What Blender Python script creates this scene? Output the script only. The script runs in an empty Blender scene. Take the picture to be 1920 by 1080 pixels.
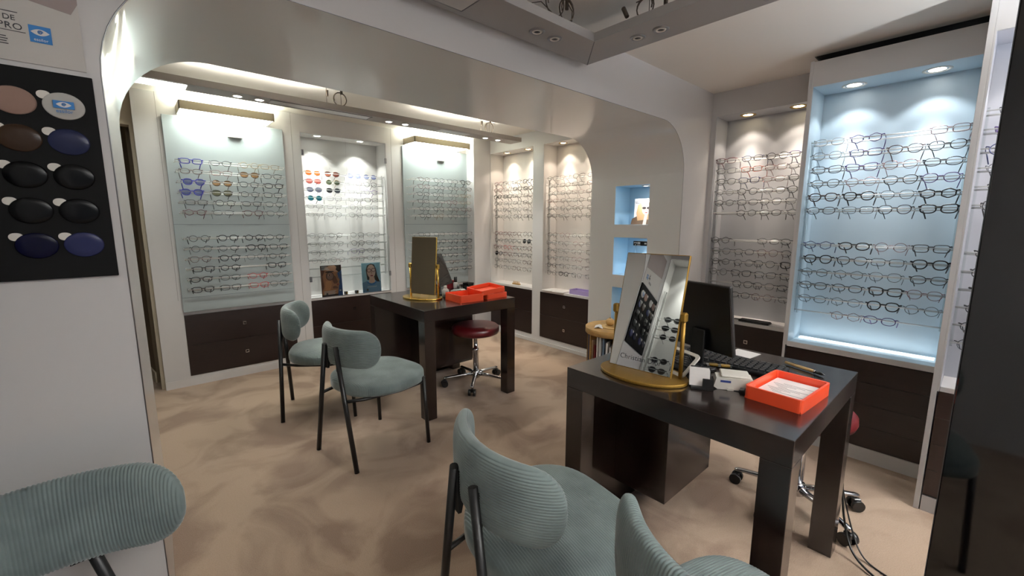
import bpy, math, random
from mathutils import Vector, Matrix
random.seed(7)
C = bpy.context.scene.collection
SC = bpy.context.scene
PI = math.pi
rad = math.radians

# ------------------------------------------------------------------ camera, world, exposure
def setup_camera():
    y, p, r = rad(41.933354), rad(8.6881907), rad(-0.12215835)
    f = Vector((math.sin(y)*math.cos(p), math.cos(y)*math.cos(p), -math.sin(p)))
    rt = Vector((math.cos(y), -math.sin(y), 0)); dn = f.cross(rt)
    R0 = rt*math.cos(r)+dn*math.sin(r); D0 = -rt*math.sin(r)+dn*math.cos(r)
    m = Matrix(((R0.x, -D0.x, -f.x, 0), (R0.y, -D0.y, -f.y, 0), (R0.z, -D0.z, -f.z, 1.31), (0, 0, 0, 1)))
    cd = bpy.data.cameras.new('camera'); co = bpy.data.objects.new('camera', cd); C.objects.link(co)
    cd.sensor_width = 36; cd.lens = 801.4/1920*36; cd.clip_start = 0.02; co.matrix_world = m
    SC.camera = co
setup_camera()
w = bpy.data.worlds.new('world'); SC.world = w; w.use_nodes = True
w.node_tree.nodes['Background'].inputs[0].default_value = (0.80, 0.88, 1.0, 1)
w.node_tree.nodes['Background'].inputs[1].default_value = .22
SC.view_settings.view_transform = 'Standard'; SC.view_settings.look = 'None'
SC.view_settings.gamma = 1; SC.view_settings.use_curve_mapping = False
SC.view_settings.exposure = 0.9
SC.cycles.max_bounces = 10; SC.cycles.diffuse_bounces = 5; SC.cycles.transparent_max_bounces = 24
SC.cycles.caustics_reflective = False; SC.cycles.caustics_refractive = False
SC.cycles.sample_clamp_indirect = 4

P_SPOT_WARM, P_SPOT_COOL, P_SPOT_WHITE, P_RAIL, P_FILL = 5.0, 5.4, 11.0, 7.0, 0.8

# ------------------------------------------------------------------ materials
def lin(c):
    return tuple(((v/255)/12.92 if v/255 <= .04045 else ((v/255+.055)/1.055)**2.4) for v in c) + (1,)
MATS = {}
def mat(name, col, rough=.5, metal=0, noise=None, bump=None, emit=0, spec=None, coat=0, trans=0):
    """noise = (scale, amount, stretch); bump = (scale, strength, distance)"""
    if name in MATS: return MATS[name]
    m = bpy.data.materials.new(name); m.use_nodes = True; nt = m.node_tree
    b = nt.nodes['Principled BSDF']; c = lin(col)
    b.inputs['Base Color'].default_value = c; b.inputs['Roughness'].default_value = rough; b.inputs['Metallic'].default_value = metal
    if spec is not None: b.inputs['Specular IOR Level'].default_value = spec
    if coat: b.inputs['Coat Weight'].default_value = coat; b.inputs['Coat Roughness'].default_value = .05
    if trans: b.inputs['Transmission Weight'].default_value = trans
    if emit: b.inputs['Emission Color'].default_value = c; b.inputs['Emission Strength'].default_value = emit
    tc = None
    if noise or bump: tc = nt.nodes.new('ShaderNodeTexCoord')
    if noise:
        mp = nt.nodes.new('ShaderNodeMapping'); mp.inputs['Scale'].default_value = noise[2] if len(noise) > 2 else (1, 1, 1)
        n = nt.nodes.new('ShaderNodeTexNoise'); n.inputs['Scale'].default_value = noise[0]; n.inputs['Detail'].default_value = 6
        rp = nt.nodes.new('ShaderNodeValToRGB'); a = noise[1]
        rp.color_ramp.elements[0].position = .3; rp.color_ramp.elements[1].position = .7
        rp.color_ramp.elements[0].color = tuple(v*(1-a) for v in c[:3])+(1,); rp.color_ramp.elements[1].color = tuple(min(1, v*(1+a)) for v in c[:3])+(1,)
        nt.links.new(tc.outputs['Object'], mp.inputs[0]); nt.links.new(mp.outputs[0], n.inputs['Vector'])
        nt.links.new(n.outputs[0], rp.inputs[0]); nt.links.new(rp.outputs[0], b.inputs['Base Color'])
    if bump:
        n2 = nt.nodes.new('ShaderNodeTexNoise'); n2.inputs['Scale'].default_value = bump[0]; n2.inputs['Detail'].default_value = 3
        bp = nt.nodes.new('ShaderNodeBump'); bp.inputs['Strength'].default_value = bump[1]; bp.inputs['Distance'].default_value = bump[2]
        nt.links.new(tc.outputs['Object'], n2.inputs['Vector']); nt.links.new(n2.outputs[0], bp.inputs['Height']); nt.links.new(bp.outputs[0], b.inputs['Normal'])
    MATS[name] = m; return m
def glassmat(name, col, ior=1.25):
    """thin pane: tinted transparency plus a fresnel reflection"""
    m = bpy.data.materials.new(name); m.use_nodes = True; nt = m.node_tree; nt.nodes.clear()
    o = nt.nodes.new('ShaderNodeOutputMaterial'); t = nt.nodes.new('ShaderNodeBsdfTransparent'); g = nt.nodes.new('ShaderNodeBsdfGlossy')
    f = nt.nodes.new('ShaderNodeFresnel'); mx = nt.nodes.new('ShaderNodeMixShader'); f.inputs[0].default_value = ior
    t.inputs[0].default_value = lin(col); g.inputs['Roughness'].default_value = .02
    nt.links.new(f.outputs[0], mx.inputs[0]); nt.links.new(t.outputs[0], mx.inputs[1]); nt.links.new(g.outputs[0], mx.inputs[2]); nt.links.new(mx.outputs[0], o.inputs[0])
    MATS[name] = m; return m

M_wall = mat('white_paint', (208, 205, 204), .55, bump=(220, .05, .001))
M_lam = mat('white_laminate', (204, 202, 202), .34, bump=(60, .03, .001))
M_soffit = mat('satin_laminate', (224, 223, 221), .28, coat=.6)
M_ceil = mat('ceiling_paint', (236, 230, 222), .8, bump=(90, .08, .001))
M_creamw = mat('cream_paint', (196, 186, 166), .7)
M_in_w = mat('alcove_white', (222, 219, 216), .45)
M_in_g = mat('alcove_grey', (178, 180, 184), .45)
M_in_b = mat('alcove_blue', (186, 203, 213), .4)
M_niche = mat('niche_blue', (180, 208, 225), .4)
M_panel = mat('pale_blue_panel', (168, 178, 180), .28)
M_wenge = mat('dark_wenge', (32, 17, 13), .38, noise=(14, .25, (1, 1, 9)))
M_desk = mat('desk_wenge', (27, 16, 13), .24, noise=(16, .18, (1, 6, 1)), coat=.5)
M_desk.node_tree.nodes['Principled BSDF'].inputs['Coat IOR'].default_value = 1.5; M_desk.node_tree.nodes['Principled BSDF'].inputs['Coat Roughness'].default_value = .12
M_carpet = None
M_black = mat('black_metal', (16, 16, 17), .42)
M_gloss = mat('gloss_black', (4, 4, 5), .05, spec=.5)
M_plastic = mat('black_plastic', (14, 14, 15), .35)
M_darkgrey = mat('dark_grey_plastic', (48, 49, 52), .4)
M_white_pl = mat('white_plastic', (214, 210, 202), .35)
M_brass = mat('brushed_brass', (146, 112, 44), .42, metal=.6, noise=(30, .15, (1, 20, 1)))
M_brass2 = mat('polished_brass', (206, 170, 84), .24, metal=.9)
M_chrome = mat('chrome', (205, 205, 208), .12, metal=1)
M_steel = mat('brushed_steel', (150, 150, 152), .3, metal=1)
M_mirror = mat('mirror_silver', (236, 238, 238), .012, metal=1)
M_orange = mat('orange_plastic', (228, 78, 44), .3, spec=.5)
M_lilac = mat('lilac_plastic', (178, 160, 212), .35)
M_paper = mat('paper', (226, 222, 220), .8)
M_ink = mat('ink', (60, 60, 64), .8)
M_oxblood = mat('oxblood_leather', (88, 22, 26), .32)
M_wood = mat('pale_oak', (176, 138, 82), .5, noise=(20, .2, (1, 1, 8)))
def rodmat():
    m = bpy.data.materials.new('acrylic_rod'); m.use_nodes = True; nt = m.node_tree; nt.nodes.clear()
    o = nt.nodes.new('ShaderNodeOutputMaterial'); d = nt.nodes.new('ShaderNodeBsdfDiffuse'); t = nt.nodes.new('ShaderNodeBsdfTranslucent'); g = nt.nodes.new('ShaderNodeBsdfGlossy')
    a = nt.nodes.new('ShaderNodeMixShader'); b = nt.nodes.new('ShaderNodeMixShader'); a.inputs[0].default_value = .5; b.inputs[0].default_value = .4
    d.inputs[0].default_value = t.inputs[0].default_value = (.98, .98, .96, 1); g.inputs['Roughness'].default_value = .3
    nt.links.new(d.outputs[0], a.inputs[1]); nt.links.new(t.outputs[0], a.inputs[2]); nt.links.new(a.outputs[0], b.inputs[1]); nt.links.new(g.outputs[0], b.inputs[2]); tr = nt.nodes.new('ShaderNodeBsdfTransparent'); c = nt.nodes.new('ShaderNodeMixShader'); c.inputs[0].default_value = .15
    nt.links.new(b.outputs[0], c.inputs[1]); nt.links.new(tr.outputs[0], c.inputs[2]); nt.links.new(c.outputs[0], o.inputs[0])
    return m
M_rod = rodmat()
M_slot_shade = mat('slot_shade', (6, 5, 5), .9)
M_cable = mat('cable_black', (10, 10, 10), .5)
M_bluelogo = mat('logo_blue', (24, 110, 178), .5)
M_em_white = mat('lamp_white', (255, 252, 246), .5, emit=9)
M_em_warm = mat('lamp_warm', (255, 232, 190), .5, emit=9)
M_em_tube = mat('lamp_tube', (250, 255, 244), .5, emit=9)
M_em_spot = mat('lamp_spot', (255, 255, 250), .5, emit=10)
M_off = mat('lamp_off_glass', (188, 186, 184), .3)
M_clear = glassmat('clear_lens', (254, 254, 254), 1.09); M_glass = glassmat('cabinet_glass', (250, 253, 252), 1.3)
M_acrylic = glassmat('clear_acrylic', (250, 251, 251), 1.2)

def carpet():
    m = bpy.data.materials.new('carpet'); m.use_nodes = True; nt = m.node_tree; b = nt.nodes['Principled BSDF']
    b.inputs['Roughness'].default_value = .95; b.inputs['Specular IOR Level'].default_value = .1
    b.inputs['Sheen Weight'].default_value = .25
    tc = nt.nodes.new('ShaderNodeTexCoord')
    def nz(scale, detail, dist=0):
        n = nt.nodes.new('ShaderNodeTexNoise'); n.inputs['Scale'].default_value = scale; n.inputs['Detail'].default_value = detail
        n.inputs['Distortion'].default_value = dist; nt.links.new(tc.outputs['Object'], n.inputs['Vector']); return n
    a = nz(2.6, 5, 1.2); f = nz(260, 2); mid = nz(30, 3)
    rp = nt.nodes.new('ShaderNodeValToRGB'); rp.color_ramp.elements[0].position = .36; rp.color_ramp.elements[1].position = .55
    rp.color_ramp.elements[0].color = lin((142, 119, 102)); rp.color_ramp.elements[1].color = lin((174, 151, 131))
    nt.links.new(a.outputs[0], rp.inputs[0])
    mx = nt.nodes.new('ShaderNodeMix'); mx.data_type = 'RGBA'; mx.blend_type = 'MULTIPLY'; mx.inputs[0].default_value = .5
    r2 = nt.nodes.new('ShaderNodeValToRGB'); r2.color_ramp.elements[0].position = .3; r2.color_ramp.elements[1].position = .7
    r2.color_ramp.elements[0].color = (.62, .6, .58, 1); r2.color_ramp.elements[1].color = (1, 1, 1, 1)
    nt.links.new(f.outputs[0], r2.inputs[0]); nt.links.new(rp.outputs[0], mx.inputs[6]); nt.links.new(r2.outputs[0], mx.inputs[7]); nt.links.new(mx.outputs[2], b.inputs['Base Color'])
    bp = nt.nodes.new('ShaderNodeBump'); bp.inputs['Strength'].default_value = .5; bp.inputs['Distance'].default_value = .003
    nt.links.new(f.outputs[0], bp.inputs['Height']); nt.links.new(bp.outputs[0], b.inputs['Normal'])
    return m
M_carpet = carpet()
def corduroy():
    m = bpy.data.materials.new('teal_corduroy'); m.use_nodes = True; nt = m.node_tree; b = nt.nodes['Principled BSDF']
    b.inputs['Roughness'].default_value = .85; b.inputs['Sheen Weight'].default_value = .6; b.inputs['Sheen Roughness'].default_value = .4
    tc = nt.nodes.new('ShaderNodeTexCoord'); n = nt.nodes.new('ShaderNodeTexNoise'); n.inputs['Scale'].default_value = 9; n.inputs['Detail'].default_value = 4
    rp = nt.nodes.new('ShaderNodeValToRGB'); rp.color_ramp.elements[0].color = lin((92, 104, 104)); rp.color_ramp.elements[1].color = lin((112, 125, 124))
    rp.color_ramp.elements[0].position = .35; rp.color_ramp.elements[1].position = .65
    nt.links.new(tc.outputs['Object'], n.inputs['Vector']); nt.links.new(n.outputs[0], rp.inputs[0]); nt.links.new(rp.outputs[0], b.inputs['Base Color'])
    return m
M_cord = corduroy()

# ------------------------------------------------------------------ mesh helpers
class MB:
    def __init__(s): s.v = []; s.f = []; s.mi = []; s.cur = 0; s.sm = []
    def face(s, idx, smooth=False): s.f.append(tuple(idx)); s.mi.append(s.cur); s.sm.append(smooth)
    def poly(s, pts):
        i = len(s.v); s.v += [tuple(p) for p in pts]; s.face(range(i, i+len(pts))); return s
    def box(s, a, b, bev=0):
        x0, x1 = sorted((a[0], b[0])); y0, y1 = sorted((a[1], b[1])); z0, z1 = sorted((a[2], b[2]))
        c = min(bev, (x1-x0)*.45, (y1-y0)*.45, (z1-z0)*.45)
        if c <= 0:
            i = len(s.v); s.v += [(x0,y0,z0),(x1,y0,z0),(x1,y1,z0),(x0,y1,z0),(x0,y0,z1),(x1,y0,z1),(x1,y1,z1),(x0,y1,z1)]
            for q in ((0,3,2,1),(4,5,6,7),(0,1,5,4),(1,2,6,5),(2,3,7,6),(3,0,4,7)): s.face([i+k for k in q])
            return s
        # chamfered box: 24 verts
        i = len(s.v); idx = {}
        for sx in (0, 1):
            for sy in (0, 1):
                for sz in (0, 1):
                    X = (x0, x1)[sx]; Y = (y0, y1)[sy]; Z = (z0, z1)[sz]
                    dx = c if sx == 0 else -c; dy = c if sy == 0 else -c; dz = c if sz == 0 else -c
                    for ax, p in enumerate(((X, Y+dy, Z+dz), (X+dx, Y, Z+dz), (X+dx, Y+dy, Z))):
                        idx[(sx, sy, sz, ax)] = len(s.v); s.v.append(p)
        def q(ids, out):
            a_, b_, c_ = (Vector(s.v[k]) for k in ids[:3])
            n = (b_-a_).cross(c_-a_)
            if n.dot(Vector(out)) < 0: ids = ids[::-1]
            s.face(ids)
        for sg in (0, 1):
            o = -1 if sg == 0 else 1
            q([idx[(sg,0,0,0)], idx[(sg,1,0,0)], idx[(sg,1,1,0)], idx[(sg,0,1,0)]], (o,0,0))
            q([idx[(0,sg,0,1)], idx[(1,sg,0,1)], idx[(1,sg,1,1)], idx[(0,sg,1,1)]], (0,o,0))
            q([idx[(0,0,sg,2)], idx[(1,0,sg,2)], idx[(1,1,sg,2)], idx[(0,1,sg,2)]], (0,0,o))
        for a1 in (0, 1):
            for b1 in (0, 1):
                oa = -1 if a1 == 0 else 1; ob = -1 if b1 == 0 else 1
                q([idx[(a1,b1,0,0)], idx[(a1,b1,1,0)], idx[(a1,b1,1,1)], idx[(a1,b1,0,1)]], (oa,ob,0))
                q([idx[(a1,0,b1,0)], idx[(a1,1,b1,0)], idx[(a1,1,b1,2)], idx[(a1,0,b1,2)]], (oa,0,ob))
                q([idx[(0,a1,b1,1)], idx[(1,a1,b1,1)], idx[(1,a1,b1,2)], idx[(0,a1,b1,2)]], (0,oa,ob))
        for sx in (0, 1):
            for sy in (0, 1):
                for sz in (0, 1):
                    q([idx[(sx,sy,sz,0)], idx[(sx,sy,sz,1)], idx[(sx,sy,sz,2)]], (sx-.5, sy-.5, sz-.5))
        return s
    def tube(s, pts, r, n=8, cap=True, closed=False):
        pts = [Vector(p) for p in pts]; N = len(pts); rs = r if isinstance(r, (list, tuple)) else [r]*N
        rings = []; up = None
        for k, p in enumerate(pts):
            if closed: t = pts[(k+1) % N]-pts[k-1]
            else: t = (pts[min(k+1, N-1)]-pts[max(k-1, 0)])
            if t.length < 1e-9: t = Vector((0, 0, 1))
            t.normalize()
            if up is None: up = Vector((0, 0, 1)) if abs(t.z) < .9 else Vector((1, 0, 0))
            a = t.cross(up)
            if a.length < 1e-4: a = t.cross(Vector((1, 0, 0)))
            a.normalize(); b = a.cross(t); b.normalize(); up = b
            i = len(s.v)
            for j in range(n):
                an = 2*PI*j/n; s.v.append(tuple(p+(a*math.cos(an)+b*math.sin(an))*rs[k]))
            rings.append(i)
        M = N if closed else N-1
        for k in range(M):
            i0, i1 = rings[k], rings[(k+1) % N]
            for j in range(n): s.face([i0+j, i1+j, i1+(j+1) % n, i0+(j+1) % n], True)
        if cap and not closed:
            s.face([rings[0]+j for j in range(n)]); s.face([rings[-1]+j for j in range(n)][::-1])
        return s
    def lathe(s, prof, c=(0, 0, 0), n=24, smooth=True, sx=1, sy=1):
        rings = []
        for (r, z) in prof:
            i = len(s.v); s.v += [(c[0]+r*sx*math.cos(2*PI*j/n), c[1]+r*sy*math.sin(2*PI*j/n), c[2]+z) for j in range(n)]; rings.append(i)
        for a, b in zip(rings, rings[1:]):
            for j in range(n): s.face([a+j, a+(j+1) % n, b+(j+1) % n, b+j], smooth)
        s.face([rings[0]+j for j in range(n)][::-1]); s.face([rings[-1]+j for j in range(n)])
        return s
    def loft(s, rings, closed_ring=True, smooth=True, caps=True):
        idx = []
        for r in rings: idx.append(len(s.v)); s.v += [tuple(p) for p in r]
        n = len(rings[0])
        for a, b in zip(idx, idx[1:]):
            for j in range(n if closed_ring else n-1): s.face([a+j, a+(j+1) % n, b+(j+1) % n, b+j], smooth)
        if caps: s.face([idx[0]+j for j in range(n)][::-1]); s.face([idx[-1]+j for j in range(n)])
        return s
    def prism(s, pts2, z0, z1, f=lambda x, y, z: (x, y, z)):
        n = len(pts2); i = len(s.v); s.v += [f(x, y, z0) for x, y in pts2]+[f(x, y, z1) for x, y in pts2]
        s.face([i+k for k in range(n)][::-1]); s.face([i+n+k for k in range(n)])
        for k in range(n): s.face([i+k, i+(k+1) % n, i+n+(k+1) % n, i+n+k])
        return s
    def mesh(s, name, *mats):
        m = bpy.data.meshes.new(name); m.from_pydata(s.v, [], s.f)
        for k in mats: m.materials.append(k)
        m.polygons.foreach_set('material_index', s.mi); m.polygons.foreach_set('use_smooth', s.sm); m.update()
        return m
def rrect(w, h, r, n=5, cx=0, cy=0):
    out = []
    for k, (sx, sy) in enumerate(((1, 1), (-1, 1), (-1, -1), (1, -1))):
        for j in range(n+1):
            a = PI/2*(k+j/n); out.append((cx+sx*(w/2-r)+r*math.cos(a), cy+sy*(h/2-r)+r*math.sin(a)))
    return out

def tag(o, label=None, cat=None, group=None, kind=None):
    if label: o['label'] = label
    if cat: o['category'] = cat
    if group: o['group'] = group
    if kind: o['kind'] = kind
    return o
def thing(name, label, cat, loc=(0, 0, 0), rot=0, group=None):
    o = bpy.data.objects.new(name, None); C.objects.link(o); o.location = loc
    o.rotation_euler = rot if isinstance(rot, (tuple, list)) else (0, 0, rot)
    o.empty_display_size = .05
    return tag(o, label, cat, group)
def link(name, me, parent=None, loc=None, rot=None, m=None):
    o = bpy.data.objects.new(name, me); C.objects.link(o)
    if parent: o.parent = parent
    if loc: o.location = loc
    if rot: o.rotation_euler = rot
    if m: o.material_slots[0].link = 'OBJECT'; o.material_slots[0].material = m
    return o
def part(name, mb, m, parent=None, **k):
    ms = m if isinstance(m, (list, tuple)) else [m]
    return link(name, mb.mesh(name, *ms), parent, **k)
def struct(name, mb, m, parent=None):
    o = part(name, mb, m, parent)
    if not parent: o['kind'] = 'structure'
    return o
def B(a, b, bev=0): return MB().box(a, b, bev)
def text_mesh(txt, size, m, name='lettering', parent=None, mtx=None, align='CENTER', depth=.0004, sp=1.0):
    cu = bpy.data.curves.new('t', 'FONT'); cu.body = txt; cu.size = size; cu.align_x = align; cu.extrude = depth; cu.space_character = sp; cu.resolution_u = 3
    ob = bpy.data.objects.new('t', cu); C.objects.link(ob)
    bpy.context.view_layer.update()
    me = bpy.data.meshes.new_from_object(ob.evaluated_get(bpy.context.evaluated_depsgraph_get()))
    C.objects.unlink(ob); bpy.data.objects.remove(ob); me.name = name; me.materials.clear(); me.materials.append(m)
    if mtx: me.transform(mtx)
    return link(name, me, parent)
def frame_mtx(o, xax, up):
    """text plane -> axes: local x of text along xax, y of text along up, at o"""
    x = Vector(xax).normalized(); u = Vector(up).normalized(); n = x.cross(u)
    return Matrix(((x.x, u.x, n.x, o[0]), (x.y, u.y, n.y, o[1]), (x.z, u.z, n.z, o[2]), (0, 0, 0, 1)))
def spot(name, loc, power, col, size=95, blend=.35, r=.03, parent=None, rot=(0, 0, 0)):
    l = bpy.data.lights.new(name, 'SPOT'); l.energy = power; l.color = col; l.spot_size = rad(size); l.spot_blend = blend; l.shadow_soft_size = r
    o = bpy.data.objects.new(name, l); C.objects.link(o); o.location = loc; o.rotation_euler = rot
    if parent: o.parent = parent
    return o
def area(name, loc, sx, sy, power, col=(1, 1, 1), rot=(0, 0, 0), parent=None):
    l = bpy.data.lights.new(name, 'AREA'); l.shape = 'RECTANGLE'; l.size = sx; l.size_y = sy; l.energy = power; l.color = col
    o = bpy.data.objects.new(name, l); C.objects.link(o); o.location = loc; o.rotation_euler = rot
    if parent: o.parent = parent
    return o

# ------------------------------------------------------------------ room shell
CZ = 2.235; Y1, Y2 = 1.46, 2.24; XJ = 2.89; ZT = 1.955; XR = 3.27; YB = 4.19
struct('floor', MB().box((-1.6, -2.6, -.05), (4.2, 5.6, 0)), M_carpet)
struct('ceiling', MB().box((-1.6, -2.6, CZ), (2.985, Y1, CZ+.05)).box((2.985, .78, CZ), (4.2, Y1, CZ+.05)).box((2.985, -2.6, CZ+.12), (4.2, .78, CZ+.17)), M_ceil)
struct('ceiling', MB().box((-1.6, Y2, 2.25), (4.2, 5.6, 2.30)), M_ceil)
struct('ceiling_slot_shade', MB().box((2.985, -2.6, CZ+.0), (3.6, .77, CZ+.118)), M_slot_shade)  # black fill stands in for the shade inside the ceiling slot

def arch():
    mb = MB(); r = .30; ns = 14
    def outline(xl, xr):
        o = [(xl, 0)]
        o += [(xl+r*(1-math.cos(PI/2*k/ns)), ZT-r+r*math.sin(PI/2*k/ns)) for k in range(ns+1)]
        o += [(xr-r*math.sin(PI/2*(k/ns))+0, ZT-r+r*math.cos(PI/2*(k/ns))) for k in range(0, 0)]
        o += [(xr-r+r*math.sin(PI/2*k/ns), ZT-r+r*math.cos(PI/2*k/ns)) for k in range(ns+1)]
        o += [(xr, 0)]
        return o
    of, orr = outline(-.005, XJ), outline(.024, XJ)
    top = CZ+.06
    for o, Y, flip in ((of, Y1, False), (orr, Y2, True)):
        L = -1.6; Rr = 4.2
        fs = [[(L, 0), o[0], o[1], (L, o[1][1])], [(L, o[1][1]), o[1], (o[1][0], top), (L, top)]]
        for a, b in zip(o[1:-2], o[2:-1]): fs.append([a, b, (b[0], top), (a[0], top)])
        fs.append([(XJ, 0), (Rr, 0), (Rr, o[-2][1]), (XJ, o[-2][1])]); fs.append([(XJ, o[-2][1]), (Rr, o[-2][1]), (Rr, top), (XJ, top)])
        for q in fs:
            p = [(x, Y, z) for x, z in q]; mb.poly(p[::-1] if flip else p)
    # soffit and left jamb
    mb.cur = 1
    n = len(of)-1
    i = len(mb.v)
    for a, b in zip(of[:-1], orr[:-1]): mb.v += [(a[0], Y1, a[1]), (b[0], Y2, b[1])]
    for k in range(n-1): mb.face([i+2*k, i+2*k+1, i+2*k+3, i+2*k+2], True)
    # right jamb with three niche openings
    ys = [Y1, 1.71, 2.005, Y2]; zs = [0, .50, .80, .90, 1.197, 1.297, 1.592, ZT-r]
    for a in range(3):
        for b in range(7):
            if a == 1 and b in (1, 3, 5): continue
            mb.poly([(XJ, ys[a], zs[b]), (XJ, ys[a+1], zs[b]), (XJ, ys[a+1], zs[b+1]), (XJ, ys[a], zs[b+1])][::-1])
    mb.cur = 2
    for (z0, z1) in ((.5, .8), (.9, 1.197), (1.297, 1.592)):
        y0, y1, x0, x1 = 1.71, 2.005, XJ, XJ+.2
        mb.poly([(x0, y0, z0), (x1, y0, z0), (x1, y1, z0), (x0, y1, z0)]); mb.poly([(x0, y0, z1), (x0, y1, z1), (x1, y1, z1), (x1, y0, z1)])
        mb.poly([(x0, y0, z0), (x0, y0, z1), (x1, y0, z1), (x1, y0, z0)]); mb.poly([(x0, y1, z0), (x1, y1, z0), (x1, y1, z1), (x0, y1, z1)])
        mb.poly([(x1, y0, z0), (x1, y0, z1), (x1, y1, z1), (x1, y1, z0)])
    struct('wall_arch', mb, [M_lam, M_soffit, M_niche])
arch()
# panel joint of the soffit and its edge line along the beam
struct('trim_2', B((.262, Y1-.0, ZT-.0015), (.265, Y2, ZT+.002)), M_darkgrey)
struct('trim_3', MB().tube([(-.005, Y1-.001, 0), (-.005, Y1-.001, ZT-.30)]+[(-.005+.3*(1-math.cos(PI/2*k/12)), Y1-.001, ZT-.3+.3*math.sin(PI/2*k/12)) for k in range(1, 13)]+[(XJ-.3, Y1-.001, ZT)]+[(XJ-.3+.3*math.sin(PI/2*k/12), Y1-.001, ZT-.3+.3*math.cos(PI/2*k/12)) for k in range(1, 13)]+[(XJ, Y1-.001, 0)], .0014, 4), M_steel)

# outer walls behind the display units
def wall_back():
    mb = MB()
    mb.box((.135, YB+.23, 0), (4.2, YB+.28, 2.30)).box((-1.6, 4.25, 2.015), (.123, 4.33, 2.30)).box((-1.6, 4.25, 0), (-.75, 4.33, 2.015))
    struct('wall_back', mb, M_creamw)
wall_back()
struct('door_1', MB().box((.095, 4.235, 0), (.123, 4.34, 2.015)).box((-.75, 4.235, 2.0), (.095, 4.34, 2.03)).box((-.77, 4.235, 0), (-.74, 4.34, 2.015)), M_creamw)
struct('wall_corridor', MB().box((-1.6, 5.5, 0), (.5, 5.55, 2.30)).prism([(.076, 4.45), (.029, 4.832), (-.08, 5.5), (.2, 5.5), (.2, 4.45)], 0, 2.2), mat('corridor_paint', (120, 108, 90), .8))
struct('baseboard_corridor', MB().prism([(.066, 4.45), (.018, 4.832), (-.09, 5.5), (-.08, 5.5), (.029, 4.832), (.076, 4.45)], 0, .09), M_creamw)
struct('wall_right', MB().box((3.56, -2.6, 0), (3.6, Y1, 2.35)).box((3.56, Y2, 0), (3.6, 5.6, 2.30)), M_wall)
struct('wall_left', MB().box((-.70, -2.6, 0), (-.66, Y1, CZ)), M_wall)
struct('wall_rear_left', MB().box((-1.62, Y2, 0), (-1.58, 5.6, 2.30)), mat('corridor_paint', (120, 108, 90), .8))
# unseen street front: a wide shop window added to let in daylight
struct('wall_front', MB().box((-.6, -2.25, 0), (3.56, -2.2, .35)).box((-.6, -2.25, 2.1), (3.56, -2.2, CZ)).box((-.6, -2.25, .35), (-.4, -2.2, 2.1)).box((3.3, -2.25, .35), (3.56, -2.2, 2.1)), M_wall)
wf = MB()
for x in (-.4, .8, 2.03, 3.27): wf.box((x, -2.25, .35), (x+.03, -2.2, 2.1))
struct('added_window', wf, M_darkgrey)

# ------------------------------------------------------------------ display units
def downlight(loc, r, kind, label, power, col, group=None, lit=True, up=None, size=100, blend=.3, tilt=0):
    t = thing('downlight', label, 'ceiling light', loc, 0, group)
    ring = MB().lathe([(r*.72, .004), (r*.74, -.002), (r*.9, -.006), (r, -.003), (r, .0)], n=24)
    rm = {'warm': M_brass2, 'cool': M_white_pl, 'white': M_white_pl, 'off': M_steel}[kind]
    part('trim_ring', ring, rm, t)
    em = {'warm': M_em_warm, 'cool': M_em_white, 'white': M_em_white, 'off': M_steel}[kind]
    part('bulb_glass', MB().lathe([(r*.71, -.001), (r*.4, -.0035), (.001, -.004)], n=20), em, t)
    if lit:   # reflector lamp: a wide skirt and a stronger core beam
        spot('spot_light', (0, 0, -.012), power*.5, col, size, blend, r*.5, t, (tilt, 0, 0))
        spot('core_beam', (0, 0, -.013), power*4, col, 62, 1.0, r*.5, t, (tilt, 0, 0))
    return t

ZR = [1.762, 1.688, 1.612, 1.536, 1.461, 1.386, 1.190, 1.110, 1.032, .955, .876, .796]

def alcove(name, label, org, rot, wd, depth, m_in, m_face, top=2.06, z0=.60, post_l=0, post_r=0, header=0, sill_t=.025, lipm=None):
    """recessed display box, local x along the wall, local y into it"""
    t = thing(name, label, 'display alcove', org, rot)
    part('back_panel', B((0, depth, z0-.02), (wd, depth+.012, top+.02)), m_in, t)
    part('side_panel', B((-.004, .0015, z0-.02), (.002, depth-.001, top+.02)), m_in, t)
    part('side_panel', B((wd-.002, .0015, z0-.02), (wd+.004, depth-.001, top+.02)), m_in, t)
    part('top_panel', B((.002, .0015, top-.002), (wd-.002, depth-.001, top+.012)), m_in, t)
    part('sill', B((.0021, -.004, z0-sill_t), (wd-.0021, depth-.0012, z0), .002), lipm or M_wall, t)
    if header: part('header', B((-post_l, -.002, top), (wd+post_r, .02, top+header)), m_face, t)
    if post_l: part('post', B((-post_l, -.004, 0), (-.0, .02, top+header)), m_face, t)
    if post_r: part('post', B((wd, -.004, 0), (wd+post_r, .02, top+header)), m_face, t)
    return t

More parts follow.
